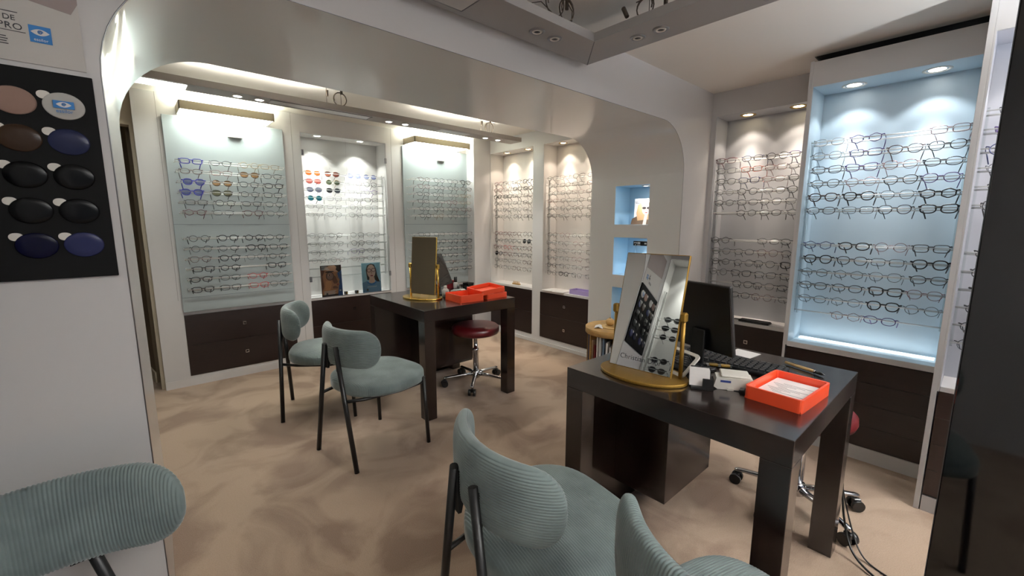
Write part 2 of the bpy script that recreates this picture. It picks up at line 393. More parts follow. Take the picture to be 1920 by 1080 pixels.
def rack(label, org, rot, u0, u1, v, panel=False, rows=range(12), back_v=None, group='rod racks for spectacles'):
    """acrylic rods in pairs, with uprights or curved brackets"""
    t = thing('rod_rack', label, 'display rack', org, rot, group)
    rod = MB().tube([(u0, 0, 0), (u1, 0, 0)], .0030, 6).mesh('rod', M_rod)
    rod2 = MB().tube([(u0, 0, 0), (u1, 0, 0)], .0042, 6).mesh('rod', M_rod)
    for k in rows:
        link('rod', rod, t, (0, v, ZR[k])); link('rod', rod2, t, (0, v+.055, ZR[k]-.010))
    for u in (u0+.004, u1-.004):
        if panel:
            bm_ = MB().tube([(u, v, 0), (u, v+.03, -.014), (u, v+.09, -.012), (u, back_v, -.004)], .003, 5).mesh('bracket', M_rod)
            for k in rows: link('bracket', bm_, t, (0, 0, ZR[k]))
        else:
            part('upright', MB().box((u-.004, v+.045, .77), (u+.004, v+.067, ZR[0]+.02)), M_acrylic, t)
            part('upright', MB().box((u-.003, v-.003, .78), (u+.003, v+.003, ZR[0]+.01)), M_acrylic, t)
    return t

# ---- spectacles
def shape_pts(kind, side, n=22):
    out = []
    P = {'round': (.0235, .0215, 2), 'oval': (.0265, .0185, 2.2), 'rectangular': (.0265, .0175, 3.6), 'panto': (.0250, .0210, 2.5), 'cat-eye': (.0265, .0190, 2.6), 'pilot': (.0275, .0220, 2.3), 'hexagonal': (.0245, .0205, 2)}[kind]
    a, b, e = P
    for j in range(n):
        th = 2*PI*j/n; c, s = math.cos(th), math.sin(th)
        if kind == 'hexagonal':
            q = PI/3; m = (th+q/2) % q - q/2; rr = math.cos(q/2)/math.cos(m)*1.06; x, z = a*c*rr, b*s*rr
        else:
            x = a*abs(c)**(2/e)*(1 if c >= 0 else -1); z = b*abs(s)**(2/e)*(1 if s >= 0 else -1)
        if kind == 'panto' and z < 0: x *= 1+z*9
        if kind == 'pilot' and z < 0: x *= 1+z*11
        if kind == 'cat-eye' and z > 0: z += max(0, x)*.16; x *= 1+max(0, z)*5
        out.append((side*x, z))
    return out
GM = {}
def glasses_meshes(kind, wt):
    key = (kind, wt)
    if key in GM: return GM[key]
    r = {0: .0013, 1: .0019, 2: .0029}[wt]; cx = .0345
    f = MB()
    for sd in (-1, 1):
        pts = [(sd*cx+x, -abs(x+sd*0)*.0, z) for x, z in shape_pts(kind, sd)]
        f.tube(pts, r, 5, closed=True)
        f.tube([(sd*(cx+.0235), 0, .010), (sd*.0665, .001, .0125), (sd*.0675, .007, .0125)], r*1.25, 5)
    f.tube([(-.0125, 0, .004), (-.006, -.001, .0085), (.006, -.001, .0085), (.0125, 0, .004)], r*1.15, 5)
    for sd in (-1, 1): f.tube([(sd*.0115, .001, .002), (sd*.0095, .006, -.003), (sd*.0105, .006, -.008)], .0009, 4)
    fm = f.mesh('rim', M_black)
    lm = []
    for sd in (-1, 1):
        l = MB(); p = shape_pts(kind, sd, 16)
        l.prism([(sd*cx+x*.97, z*.97) for x, z in p], -.0004, .0006, lambda x, y, z: (x, z, y)); lm.append(l.mesh('lens', M_clear))
    rt = {0: .0011, 1: .0016, 2: .0022}[wt]
    tm = []
    for sd in (-1, 1):
        tm.append(MB().tube([(sd*.0675, .006, .0125), (sd*.066, .05, .0125), (sd*.060, .088, .011), (sd*.056, .106, .002), (sd*.050, .124, -.018)], [rt, rt, rt*1.1, rt*1.4, rt*1.2], 5).mesh('temple', M_black))
    GM[key] = (fm, lm, tm); return GM[key]
FC = {'K': ('thick black', (12, 12, 16), 2), 'k': ('slim black', (24, 22, 26), 1), 'g': ('thin grey metal', (105, 105, 112), 0), 'r': ('thin rose', (150, 88, 84), 0), 'R': ('bright red', (190, 28, 36), 1),
      'b': ('slim navy', (30, 40, 92), 1), 'B': ('thick cobalt blue', (44, 44, 170), 2), 'p': ('slim purple', (84, 58, 126), 1), 'n': ('brown tortoiseshell', (74, 42, 30), 1), 'N': ('thick dark brown', (48, 26, 22), 2),
      'y': ('thin gold', (176, 140, 70), 0), 'c': ('thin clear', (196, 188, 184), 0), 'o': ('orange', (196, 84, 50), 1), 'm': ('burgundy', (96, 24, 40), 1), 'd': ('fine dark metal', (44, 42, 48), 0), 't': ('turquoise', (60, 168, 200), 1)}
LC = {'orange': (200, 104, 50), 'brown': (140, 74, 56), 'smoke': (52, 52, 56), 'green': (78, 88, 66), 'teal': (30, 112, 130), 'blue': (150, 160, 214), 'red': (190, 96, 86), 'grey': (104, 108, 128), 'amber': (196, 152, 110), 'olive': (150, 146, 120)}
def fmat(code): return mat('frame_'+code, FC[code][1], .28 if FC[code][2] else .25, metal=0 if FC[code][2] else .7)
def lmat(name): return MATS.get('lens_'+name) or glassmat('lens_'+name, tuple(255*(c_/255)**.45 for c_ in LC[name]), 1.3)
ORD = ['first', 'second', 'third', 'fourth', 'fifth', 'sixth', 'seventh', 'eighth', 'ninth', 'tenth', 'eleventh', 'twelfth']
SH = ['round', 'panto', 'oval', 'rectangular', 'hexagonal', 'cat-eye', 'panto', 'oval']
TINT = {'1': ('y', 'orange'), '2': ('n', 'brown'), '3': ('g', 'blue'), '4': ('m', 'red'), '5': ('y', 'green'), '6': ('g', 'grey'), '7': ('d', 'smoke'), '8': ('k', 'teal'), '9': ('K', 'smoke'), '0': ('n', 'amber'), '!': ('k', 'olive'), '*': ('B', 'blue')}
def glasses(code, shape, label, group, loc, rot, tilt=12, yaw=0):
    tint = None
    if code in TINT: code, tint = TINT[code]
    nm, col, wt = FC[code]
    fm, lm, tm = glasses_meshes(shape, wt)
    t = thing('sunglasses' if tint and tint not in ('amber', 'olive', 'blue') else 'eyeglasses', label, 'glasses', loc, (rad(-tilt), 0, rot+yaw), group)
    t.scale = (1.08, 1.08, 1.08)
    fmt = fmat(code); lmt = lmat(tint) if tint else M_clear
    link('rim', fm, t, m=fmt)
    for l in lm: link('lens', l, t, m=lmt)
    for q in tm: link('temple', q, t, m=fmt)
    return t
def fill_rack(rows, us, org, rot, v, unit, group, shapes=SH, seed=1, zoff=0, maxu=None, jit=.012):
    rnd = random.Random(seed); c, s = math.cos(rot), math.sin(rot)
    for k, row in enumerate(rows):
        n = 0
        for j, code in enumerate(row):
            sh = rnd.choice(shapes); ju = rnd.uniform(-jit, jit); yw = rnd.uniform(-.06, .06)
            if code in '. ': continue
            if code in '1234567890!*': sh = rnd.choice(['panto', 'round', 'pilot']) if code not in '*' else 'panto'
            if code in 'KN' and sh == 'round' : sh = 'panto'
            n += 1; u = us[j]+ju
            if code in TINT: fc, tn = TINT[code]; desc = f'{sh} {tn}-tinted glasses'
            else: desc = f'{FC[code][0]} {sh} glasses'
            desc = desc.replace('thin clear', 'clear').replace('thin grey metal', 'thin grey').replace('brown tortoiseshell', 'tortoiseshell').replace('fine dark metal', 'fine dark').replace('thick cobalt blue', 'thick blue')
            lab = f'{desc}, {ORD[n-1]} from left on {ORD[k]} rail, {unit}'
            x, y = u, v-.001
            glasses(code, sh, lab, group, (org[0]+x*c-y*s, org[1]+x*s+y*c, ZR[k]-.0045), rot, yaw=yw)
R90 = -PI/2
# left wall panels (units one and three)
def hung_panel(label, x0, x1):
    t = thing('wall_display', label, 'display panel', (0, 0, 0))
    part('board', B((x0, YB-.022, .605), (x1, YB-.004, 2.095), .002), M_panel, t)
    xm = (x0+x1)/2
    part('clip', MB().box((xm-.0, YB-.026, 1.985), (xm+.10, YB-.022, 2.07)).box((xm, YB-.055, 1.98), (xm+.10, YB-.022, 1.987)), M_white_pl, t)
    for z in (.72, 1.29): part('groove', B((x0, YB-.0235, z), (x1, YB-.0222, z+.003)), mat('groove_grey', (120, 128, 130), .5), t)
    return t
hung_panel('pale blue-grey display board on the back wall, left end near the doorway', .28, 1.09)
hung_panel('pale blue-grey display board on the back wall beside the corner column', 2.215, 3.035)
rack('white rods on the left blue-grey board of the back wall', (0, YB, 0), 0, .32, 1.05, -.145, True, back_v=-.022)
rack('white rods on the blue-grey board beside the corner column', (0, YB, 0), 0, 2.245, 3.01, -.145, True, back_v=-.022)
U1 = [.415, .60, .785, .95]
fill_rack(['Bkyy', 'nr0k', '*0kK', '*!kk', 'kkkd', 'mgmg', 'kKKk', 'dkKk', 'nKgk', 'KK.K', 'KkRd', 'KkRd'], U1, (0, YB, 0), 0, -.145, 'left back-wall board', 'spectacles on the left board of the back wall', seed=3)
U3 = [2.385, 2.565, 2.745, 2.925]
fill_rack(['nkdK', 'mkkn', 'kkdy', 'kdmy', 'dkkm', 'kygd', 'ddgg', 'gkkK', 'kdkk', 'dkkk', 'gdng', 'ggkk'], U3, (0, YB, 0), 0, -.145, 'board by corner column', 'spectacles on the board beside the column', seed=5)

# facing frames of the back wall
fb = MB()
fb.box((.118, YB, 0), (.28, YB+.06, 2.25)).box((.28, YB, 2.0), (1.09, YB+.06, 2.25)).box((1.09, YB, 0), (1.235, YB+.06, 2.25)).box((.28, YB, 0), (1.09, YB+.06, .08)).box((.28, YB+.012, .08), (1.09, YB+.06, 2.0))
fb.box((1.235, YB, 2.10), (2.04, YB+.06, 2.25)).box((2.04, YB, 0), (2.215, YB+.06, 2.25)).box((1.235, YB, 0), (2.04, YB+.06, .08)).box((2.215, YB, 0), (3.04, YB+.06, 2.25)).box((3.041, YB, 0), (3.3, YB+.06, 2.25))
struct('wall_back_facing', fb, M_lam)
struct('baseboard_back', MB().box((.118, YB-.006, 0), (3.0, YB-.0005, .06)), M_wall)
struct('trim_4', MB().box((.255, YB-.001, .7), (.257, YB+.002, 2.25)).box((1.165, YB-.001, 0), (1.167, YB+.002, 2.25)).box((2.1, YB-.001, 0), (2.102, YB+.002, 2.25)), mat('joint_grey', (130, 128, 126), .6))
# column in the corner
struct('trim_5', MB().box((3.03, 4.03, 0), (3.30, YB, 2.25), .004), M_lam)

# glazed cabinet (unit two)
GX0, GX1 = 1.235, 2.04
cab = alcove('glass_cabinet', 'lit white wall cabinet with two glass doors between the two back-wall boards', (GX0, YB, 0), 0, GX1-GX0, .22, M_in_w, M_lam, top=2.10, sill_t=.02)
cab['category'] = 'display cabinet'
for k, (a, b) in enumerate(((.004, .398), (.402, .801))):
    d = part('glass_door', B((a, -.012, .605), (b, -.006, 2.094)), M_glass, cab)
    for z in (1.925, .783):
        hx = a if k == 0 else b
        part('hinge', B((hx-.014 if k else hx-.006, -.016, z-.025), (hx+.006 if k else hx+.014, -.004, z+.025), .001), M_steel, d)
for u in (.14, .54): part('lock', B((u+.26*0, -.016, .62), (u+.012, -.004, .64)), M_darkgrey, cab)
rack('clear rods inside the glazed cabinet of the back wall', (0, YB, 0), 0, GX0+.008, GX1-.008, .04)
U2 = [1.34, 1.515, 1.725, 1.885]
fill_rack(['1233', '45rk', '67gp', '8ggk', 'gggg', 'cggd', 'gkdd', 'ggkd', 'ggpk', 'cgrd'], U2, (0, YB, 0), 0, .045, 'glazed cabinet', 'spectacles in the glazed cabinet', seed=8, jit=.006)
for i, (x, l) in enumerate(((GX0+.175, 'left'), (GX0+.58, 'right'))):
    downlight((x, YB+.085, 2.10), .048, 'white', f'round white downlight in glazed cabinet top, {l} of its two', P_SPOT_WHITE, (1, .99, .95), group='downlights of the glazed cabinet')

# right wall of the back room: two alcoves
FX = XR
def facing_far():
    mb = MB()
    mb.box((FX, 4.025, 0), (FX+.02, YB, 2.25)).box((FX, 3.158, 0), (FX+.02, 3.310, 2.25)).box((FX, Y2, 0), (FX+.02, 2.359, 2.25))
    for a, b in ((3.310, 4.025), (2.359, 3.158)): mb.box((FX, a, 2.105), (FX+.02, b, 2.25)).box((FX, a, 0), (FX+.02, b, .08))
    struct('wall_right_facing', mb, M_lam)
facing_far()
struct('baseboard_right', MB().box((FX-.012, Y2, 0), (FX-.0005, 4.02, .035)), M_wall)
alcove('display_alcove', 'warm white alcove of glasses nearest the corner column', (FX, 4.024, 0), R90, 4.024-3.311, .2, M_in_w, M_lam, top=2.105)
alcove('display_alcove', 'warm white alcove of glasses beside the wall of blue niches', (FX, 3.157, 0), R90, 3.157-2.36, .2, M_in_w, M_lam, top=2.105)
rack('rods in the white alcove nearest the corner column', (FX, 4.024, 0), R90, .01, .70, .035)
rack('rods in the white alcove beside the blue niches', (FX, 3.157, 0), R90, .01, .785, .035)
UF = [.10, .265, .43, .60]
fill_rack(['mkkK', 'mdKK', 'KKkk', 'kdkk', 'dkdd', 'dgkk', 'mmnk', 'dkk9', 'mRkn', '9mkk', 'dddn', 'dgnd'], UF, (FX, 4.024, 0), R90, .035, 'alcove by column', 'spectacles in the alcove by the column', seed=11)
UG = [.10, .27, .44, .61]
fill_rack(['drdr', 'gddr', 'dgrd', 'rddg', 'gdnd', 'kddd', 'drgd', 'gdrg', 'dggd', 'dgrg', 'kdgd', 'dKgd'], UG, (FX, 3.157, 0), R90, .035, 'alcove by niches', 'spectacles in the alcove by the niches', seed=12)
for i, (y, l) in enumerate(((3.84, 'alcove nearest the corner column, farther one'), (3.49, 'alcove nearest the corner column, nearer one'), (2.985, 'alcove beside the niches, farther one'), (2.64, 'alcove beside the niches, nearer one'))):
    downlight((FX+.10, y, 2.105), .045, 'warm', 'warm brass-rimmed downlight in '+l, P_SPOT_WARM, (1, .84, .68), group='brass downlights of the back alcoves')

# right wall of the front room
struct('trim_6', MB().box((FX, 1.4275, 0), (FX+.02, Y1, CZ)).box((FX, .78, 2.07), (FX+.02, 1.4275, CZ)).box((FX, .78, 0), (FX+.02, 1.4275, .08)), M_lam)
alcove('display_alcove', 'grey-backed alcove of glasses between arch and blue alcove', (FX, 1.427, 0), R90, .66, .2, M_in_g, M_lam, top=2.07)
rack('rods in the grey alcove next to the arch', (FX, 1.427, 0), R90, .01, .65, .03)
fill_rack(['mbkp', 'gord', 'kbrk', 'gkdk', 'kkdd', '.kkd', 'k.dk', 'ddrd', 'kddK', 'dkdk', '.kdk', '.drd'], [.09, .245, .40, .555], (FX, 1.427, 0), R90, .03, 'grey alcove', 'spectacles in the grey alcove', seed=15)
for y, l in ((1.25, 'left'), (.94, 'right')):
    downlight((FX+.10, y, 2.07), .052, 'warm', f'brass-rimmed downlight in grey alcove top, {l} of its two', P_SPOT_WARM, (1, .86, .72), group='brass downlights of the grey alcove')
BX = 2.93
ba = alcove('display_alcove', 'tall pale blue alcove of glasses standing forward on the right wall', (BX, .757, 0), R90, .65, .235, M_in_b, M_lam, top=2.06, lipm=M_in_b)
part('header', B((-.0043, -.003, 2.0585), (.652, .02, 2.19), .001), M_lam, ba)
part('side_post', B((-.022, -.003, .58), (-.0045, .34, 2.195), .001), M_lam, ba)
part('side_post', B((-.0044, -.003, .58), (.001, .001, 2.06)), M_lam, ba)
part('side_post', B((-.022, 0, 0), (-.008, .34, .58)), M_lam, ba)
part('sill_lip', B((.001, -.008, .575), (.649, -.0045, .607), .001), M_wall, ba)
part('light_strip', B((.02, .15, .6), (.63, .2, .606)), mat('frosted_strip', (226, 238, 246), .3, emit=.7), ba)
area('strip_light', (.325, .175, .609), .6, .045, .15, (.9, .97, 1), (PI, 0, 0), ba)
rack('clear rods in the pale blue alcove', (BX, .757, 0), R90, .008, .642, .045)
fill_rack(['cp.r', 'gpnk', 'kprk', 'krkp', 'NKdK', 'kdkK', 'bKrk', 'KkdK', 'ddgk', 'kkKr', 'dgKg', '.rp.'], [.095, .255, .41, .565], (BX, .757, 0), R90, .045, 'blue alcove', 'spectacles in the pale blue alcove', seed=21, jit=.006)
for y, l in ((.595, 'left'), (.27, 'right')):
    downlight((BX+.12, y, 2.06), .056, 'cool', f'white-rimmed downlight in blue alcove top, {l} of its two', P_SPOT_COOL, (.95, .98, 1), group='downlights of the blue alcove', size=104, blend=.25)
PX = 2.615
pa = alcove('display_alcove', 'pale alcove of glasses mostly hidden behind the black panel', (PX, .078, 0), R90, .66, .2, mat('alcove_pale', (196, 198, 206), .45), M_lam, top=2.055, lipm=M_wall)
part('post', B((-.024, -.003, 0), (-.0045, .55, CZ-.001), .001), M_lam, pa)
part('post', B((-.0044, -.003, .575), (.001, .001, CZ-.001)), M_lam, pa)
part('header', B((0, -.002, 2.055), (.68, .02, CZ)), M_lam, pa)
part('plinth', B((0, -.002, 0), (.68, .02, .075)), M_lam, pa)
rack('rods in the alcove behind the black panel', (PX, .078, 0), R90, .008, .65, .035)
fill_rack(['gg', 'pd', 'bd', 'gk', 'dk', 'kd', 'kk', 'kk', 'Kk', 'kd', 'kK', 'dk'], [.105, .28], (PX, .078, 0), R90, .035, 'half-hidden right alcove', 'spectacles in the half-hidden right alcove', seed=23)
downlight((PX+.1, -.12, 2.055), .05, 'cool', 'white-rimmed downlight in the alcove behind the black panel', P_SPOT_WARM, (1, .95, .9))

# left wall cabinet in front room (seen in the desk mirror)
LX = -.47
lc = alcove('glass_cabinet', 'lit white cabinet with glass doors on the left wall, seen in the desk mirror', (LX, .655, 0), PI/2, .80, .15, M_in_w, M_lam, top=2.06)
lc['category'] = 'display cabinet'
for a, b in ((.004, .397), (.403, .796)):
    d = part('glass_door', B((a, -.010, .605), (b, -.004, 2.05)), M_glass, lc)
    part('door_lock', B((a+.02, -.016, 1.5) if a > .2 else (b-.04, -.016, 1.5), (a+.04, -.003, 1.56) if a > .2 else (b-.02, -.003, 1.56)), M_darkgrey, d)
part('door_gap_seal', B((.397, -.011, .605), (.403, -.003, 2.05)), M_black, lc)
struct('wall_left_facing', MB().box((-.49, -2.2, 0), (LX, .655, CZ)).box((-.49, .655, 2.06), (LX, 1.455, CZ)).box((-.49, .655, 0), (LX, 1.455, .575)), M_lam)
rack('rods in the left wall cabinet, seen in the desk mirror', (LX, .655, 0), PI/2, .01, .79, .035, rows=range(3, 12))
fill_rack(['', '', '', '7979', '9797', '7297', '9729', '7979', '9272', '7797', '9729', '7979'], [.12, .28, .50, .67], (LX, .655, 0), PI/2, .035, 'mirrored left cabinet', 'sunglasses in the left wall cabinet', seed=31)
for u, l in ((.2, 'left'), (.6, 'right')):
    downlight((LX-.09, .655+u, 2.06), .05, 'white', f'white downlight in the mirrored left cabinet, {l} of its two', P_SPOT_WHITE*.5, (1, .97, .92))

# ---- drawer units
def drawers(label, org, rot, wd, n=2, knobs=True, z0=.082, z1=.578, top=False):
    t = thing('drawer_unit', label, 'drawer unit', org, rot)
    part('carcass', B((.0, .014, z0), (wd, .30, z1)), M_wenge, t)
    h = (z1-z0)/n
    for k in range(n):
        d = part('drawer', B((.001, -.004, z0+h*k+.001), (wd-.001, .012, z0+h*(k+1)-.001), .0003), M_wenge, t)
        if knobs:
            zc = z0+h*k+h*.52
            kb = MB()
            for (a, b) in (((-.013, -.013), (.013, -.008)), ((-.013, .008), (.013, .013)), ((-.013, -.008), (-.008, .008)), ((.008, -.008), (.013, .008))):
                kb.box((wd/2+a[0], -.010, zc+a[1]), (wd/2+b[0], -.004, zc+b[1]))
            part('knob', kb, M_chrome, d)
    if top: part('worktop', B((0, -.006, z1), (wd, .02, z1+.016)), M_wenge, t)
    return t
drawers('dark wenge two-drawer unit under the left back-wall board', (.28, YB, 0), 0, .81)
drawers('dark wenge drawer unit under the glazed cabinet', (GX0, YB, 0), 0, GX1-GX0, top=False)
drawers('dark wenge drawer unit behind the rear desk, under the right back-wall board', (2.215, YB-.0, 0), 0, .815)
drawers('dark wenge drawer unit under the alcove by the column', (FX, 4.024, 0), R90, .713)
drawers('dark wenge two-drawer unit beside the round magazine table', (FX, 3.184, 0), R90, .70)
drawers('dark wenge drawer unit under the grey alcove', (FX, 1.427, 0), R90, .65)
drawers('wide dark wenge unit of four plain drawers under the blue alcove', (BX, .757, 0), R90, .65, n=4, knobs=False, z1=.572)
drawers('dark wenge drawer unit under the half-hidden right alcove', (PX, .078, 0), R90, .66, n=4, knobs=False)
struct('baseboard_front_right', MB().box((BX, .105, 0), (BX+.02, .76, .08)), M_lam)

# ------------------------------------------------------------------ lamps over the boards
def box_lamp(label, x0, x1, pw):
    t = thing('wall_lamp', label, 'wall lamp', (0, 0, 0), 0, 'up-and-down lamps above the boards')
    y0, y1, z0, z1 = YB-.24, YB-.002, 2.108, 2.168
    part('housing', MB().box((x0, y0, z0), (x1, y0+.006, z1)).box((x0, y1-.01, z0), (x1, y1, z1)).box((x0, y0, z0), (x0+.006, y1, z1)).box((x1-.006, y0, z0), (x1, y1, z1)), mat('lamp_beige', (172, 160, 136), .5), t)
    part('diffuser', B((x0+.006, y0+.006, z0+.004), (x1-.006, y1-.01, z0+.012)), M_em_tube, t)
    part('upper_tube', B((x0+.02, y0+.06, z1-.018), (x1-.02, y0+.10, z1-.01)), M_em_tube, t)
    area('lamp_light', ((x0+x1)/2, (y0+y1)/2, z0-.002), x1-x0-.02, .2, pw, (.98, 1, .95), (0, 0, 0), t)
    area('lamp_light', ((x0+x1)/2, y0+.10, z1+.002), x1-x0-.04, .1, pw*3.2, (.98, 1, .92), (PI, 0, 0), t)
box_lamp('beige box lamp glowing above the left back-wall board', .37, .98, .24)
box_lamp('beige box lamp glowing above the board beside the corner column', 2.24, 2.92, .24)

# suspended rail in the back room
def coil(pts_c, r, axis=0, tail=.0):
    pts = []
    for k in range(26):
        a = 2*PI*k/16
        pts.append((pts_c[0]+(r*math.cos(a) if axis == 0 else .006*math.sin(a*.5)), pts_c[1]+(.006*math.sin(a*.5) if axis == 0 else r*math.cos(a)), pts_c[2]+r*math.sin(a)))
    return pts
def rail():
    t = thing('light_rail', 'long grey suspended light rail across the back room under the ceiling', 'light rail', (0, 0, 0))
    y0, y1, z0, z1 = 3.13, 3.29, 2.08, 2.118
    mb = MB().box((-.9, y0, z0), (2.93, y1, z1))
    part('rail_body', mb, mat('rail_grey', (168, 162, 156), .5), t)
    part('light_panel', B((-.25, y0+.03, z0-.002), (.345, y1-.008, z0+.001)), M_em_tube, t)
    area('panel_light', (.05, 3.22, z0-.006), .58, .1, .9, (.97, 1, .94), (0, 0, 0), t)
    for xx in (.3, 1.9):
        part('upper_tube', B((xx, y0+.05, z1-.002), (xx+.8, y0+.08, z1+.0015)), M_em_tube, t); area('added_uplight', (xx+.4, y0+.065, z1+.004), .8, .03, 1.5, (1, .97, .88), (PI, 0, 0), t)  # upward tubes added on the rail to brighten the back ceiling
    fr = part('light_panel', B((.78, y0+.035, z0-.0015), (1.44, y1-.035, z0+.001)), M_off, t)
    fr['label'] = 'unlit light panel'
    f2 = part('light_panel', B((2.05, y0+.035, z0-.0015), (2.35, y1-.035, z0+.001)), M_off, t); f2['label'] = 'unlit light panel'
    part('panel_frame', MB().box((.77, y0+.03, z0-.0022), (1.45, y0+.034, z0)).box((.77, y1-.034, z0-.0022), (1.45, y1-.03, z0)).box((1.441, y0+.03, z0-.0022), (1.446, y1-.03, z0)), M_darkgrey, t)
    cm = mat('cable_brown', (70, 58, 46), .6)
    for x in (1.14, 2.5):
        for d in (0, .1):
            part('suspension_wire', MB().tube([(x+d, 3.21, z1), (x+d, 3.21, 2.25)], .0018, 5), cm, t)
            part('cable_gland', MB().tube([(x+d, 3.2, z1+.06+d*.3), (x+d+.002, 3.2, z1+.1+d*.2)], .009, 6), cm, t)
        part('cable', MB().tube(coil((x+.09, 3.2, z1+.055), .045), .003, 5), cm, t)
    for x in (.60, .72, 1.60, 1.74, 2.52, 2.66): part('socket_cap', B((x-.015, 3.19, z1), (x+.015, 3.22, z1+.008)), M_darkgrey, t)
rail()
for i, (x, l) in enumerate(((.60, 'leftmost'), (.72, 'second from left'), (1.60, 'third from left'), (1.74, 'fourth from left'), (2.55, 'fifth from left'), (2.70, 'rightmost'))):
    t = thing('rail_spotlight', f'small lit round spotlight under the grey rail, {l} of six', 'spotlight', (x, 3.21, 2.08), 0, 'spotlights under the grey rail')
    part('spot_ring', MB().lathe([(.020, .001), (.026, -.003), (.030, -.003), (.031, 0)], n=20), M_white_pl, t)
    part('spot_bulb', MB().lathe([(.022, -.003), (.012, -.005), (.001, -.006)], n=16), M_em_spot, t)
    spot('spot_light', (0, 0, -.02), P_RAIL, (1, .97, .9), 105, .6, .03, t)

# suspended frame in the front room
def ceiling_frame():
    t = thing('suspended_frame', 'grey suspended light frame turning a corner under the front ceiling', 'light frame', (0, 0, 0))
    z0, z1 = 2.08, 2.115; X1, X0, YY1, YY0 = 1.78, 1.58, 1.43, 1.235
    gm = mat('frame_grey', (158, 156, 155), .5)
    part('frame_leg', MB().prism([(-.38, YY0), (X0, YY0), (X1, YY1), (-.38, YY1)], z0, z1), gm, t)
    part('frame_leg', MB().prism([(X0, YY0), (X0, -1.6), (X1, -1.6), (X1, YY1)], z0, z1), gm, t)
    part('light_panel', B((.30, YY0+.035, z0-.0015), (1.0, YY1-.035, z0+.001)), M_off, t)
    part('light_panel', B((X0+.035, -.1, z0-.0015), (X1-.035, .62, z0+.001)), M_off, t)
    part('panel_frame', MB().box((.29, YY0+.031, z0-.003), (1.005, YY0+.035, z0)).box((1.001, YY0+.031, z0-.003), (1.005, YY1-.031, z0)).box((.29, YY1-.035, z0-.003), (1.005, YY1-.031, z0))
         .box((X0+.031, .62, z0-.003), (X1-.031, .624, z0)).box((X0+.031, -.1, z0-.003), (X0+.035, .62, z0)).box((X1-.035, -.1, z0-.003), (X1-.031, .62, z0)), M_steel, t)
    part('mitre_joint', MB().prism([(X0, YY0), (X0+.004, YY0), (X1, YY1-.004), (X1, YY1), (X1-.003, YY1)], z0-.0006, z0), M_darkgrey, t)
    cm = mat('cable_brown', (70, 58, 46), .6)
    def _T(p, r, n): part('cable_gland' if r > .005 else 'cable', MB().tube(p, r, n), cm, t)
    _T(coil((1.42, 1.25, z1+.045), .04), .0028, 5); _T(coil((1.36, 1.26, z1+.06), .05, 0), .0024, 5)
    _T([(1.46, 1.26, z1), (1.45, 1.25, z1+.05), (1.40, 1.27, CZ)], .0024, 5); _T([(1.44, 1.27, z1+.06), (1.44, 1.27, z1+.10)], .008, 6)
    _T([(1.28, 1.28, z1), (1.25, 1.28, z1+.03), (1.30, 1.28, z1+.05), (1.36, 1.27, z1+.02)], .002, 5)
    _T(coil((1.62, 1.02, z1+.04), .036, 1), .0028, 5); _T([(1.62, 1.10, z1+.03), (1.62, 1.12, z1+.07)], .009, 6)
    _T([(1.62, 1.06, z1+.07), (1.63, .93, z1+.08), (1.63, .84, z1+.055)], .0022, 5); _T([(1.62, .93, z1+.02), (1.62, .93, z1+.07)], .009, 6)
    _T([(1.62, 1.0, z1), (1.62, 1.0, CZ)], .0015, 5)
ceiling_frame()
for x, y, l in ((1.364, 1.365, 'left pair, farther from corner'), (1.471, 1.364, 'left pair, nearer the corner'), (1.728, 1.116, 'right pair, nearer the corner'), (1.728, 1.008, 'right pair, farther from corner')):
    zf = 2.08; s = (zf-1.31)/(2.1-1.31); xx, yy = x*s, y*s
    t = thing('recessed_spotlight', 'unlit round spotlight in the suspended frame, '+l, 'spotlight', (xx, yy, zf), 0, 'unlit spotlights in the suspended frame')
    part('spot_ring', MB().lathe([(.021, .0005), (.0235, -.004), (.030, -.004), (.033, -.001), (.033, 0)], n=24), M_steel, t)
    part('inner_ring', MB().lathe([(.013, -.002), (.0145, -.005), (.019, -.005), (.021, -.002)], n=20), M_white_pl, t)
    part('spot_bulb', MB().lathe([(.013, -.002), (.001, -.003)], n=16), M_darkgrey, t)

# unseen ceiling panels added behind the photographer to light the front room
for x, y, l in ((.6, -.9, 'left'), (1.15, -.9, 'right')):
    t = thing('added_ceiling_panel', f'added square lit ceiling panel behind the photographer, {l} one', 'ceiling light', (x, y, CZ))
    part('panel_frame', MB().box((-.22, -.22, -.006), (.22, -.2, 0)).box((-.22, .2, -.006), (.22, .22, 0)).box((-.22, -.2, -.006), (-.2, .2, 0)).box((.2, -.2, -.006), (.22, .2, 0)), M_white_pl, t)
    part('diffuser', B((-.2, -.2, -.004), (.2, .2, -.001)), mat('fill_panel', (255, 250, 240), .5, emit=3), t)
    area('panel_light', (0, 0, -.008), .38, .38, P_FILL, (1, .96, .92), (0, 0, 0), t)

# unseen torchieres added behind the photographer to brighten the ceiling and soffit
for lx, ly, ll, lp_ in ((.8, -1.5, 'left', 100), (1.95, -1.6, 'right', 700)):
    t = thing('added_floor_lamp', f'added slim uplighter floor lamp behind the photographer, {ll} one', 'floor lamp', (lx, ly, 0))
    part('base', MB().lathe([(.12, 0), (.125, .004), (.12, .018), (.02, .025)], n=28), M_steel, t)
    part('pole', MB().lathe([(.011, .02), (.011, 1.55)], n=12), M_steel, t)
    part('bowl', MB().lathe([(.02, 1.55), (.08, 1.57), (.13, 1.62), (.135, 1.625), (.126, 1.622), (.078, 1.578), (.02, 1.56)], n=32), M_steel, t)
    part('bulb', MB().lathe([(.02, 1.562), (.035, 1.585), (.02, 1.61), (.001, 1.612)], n=16), M_em_warm, t)
    spot('added_uplight', (0, 0, 1.63), lp_, (.90, .95, 1), 165, .5, .06, t, (PI, 0, 0))

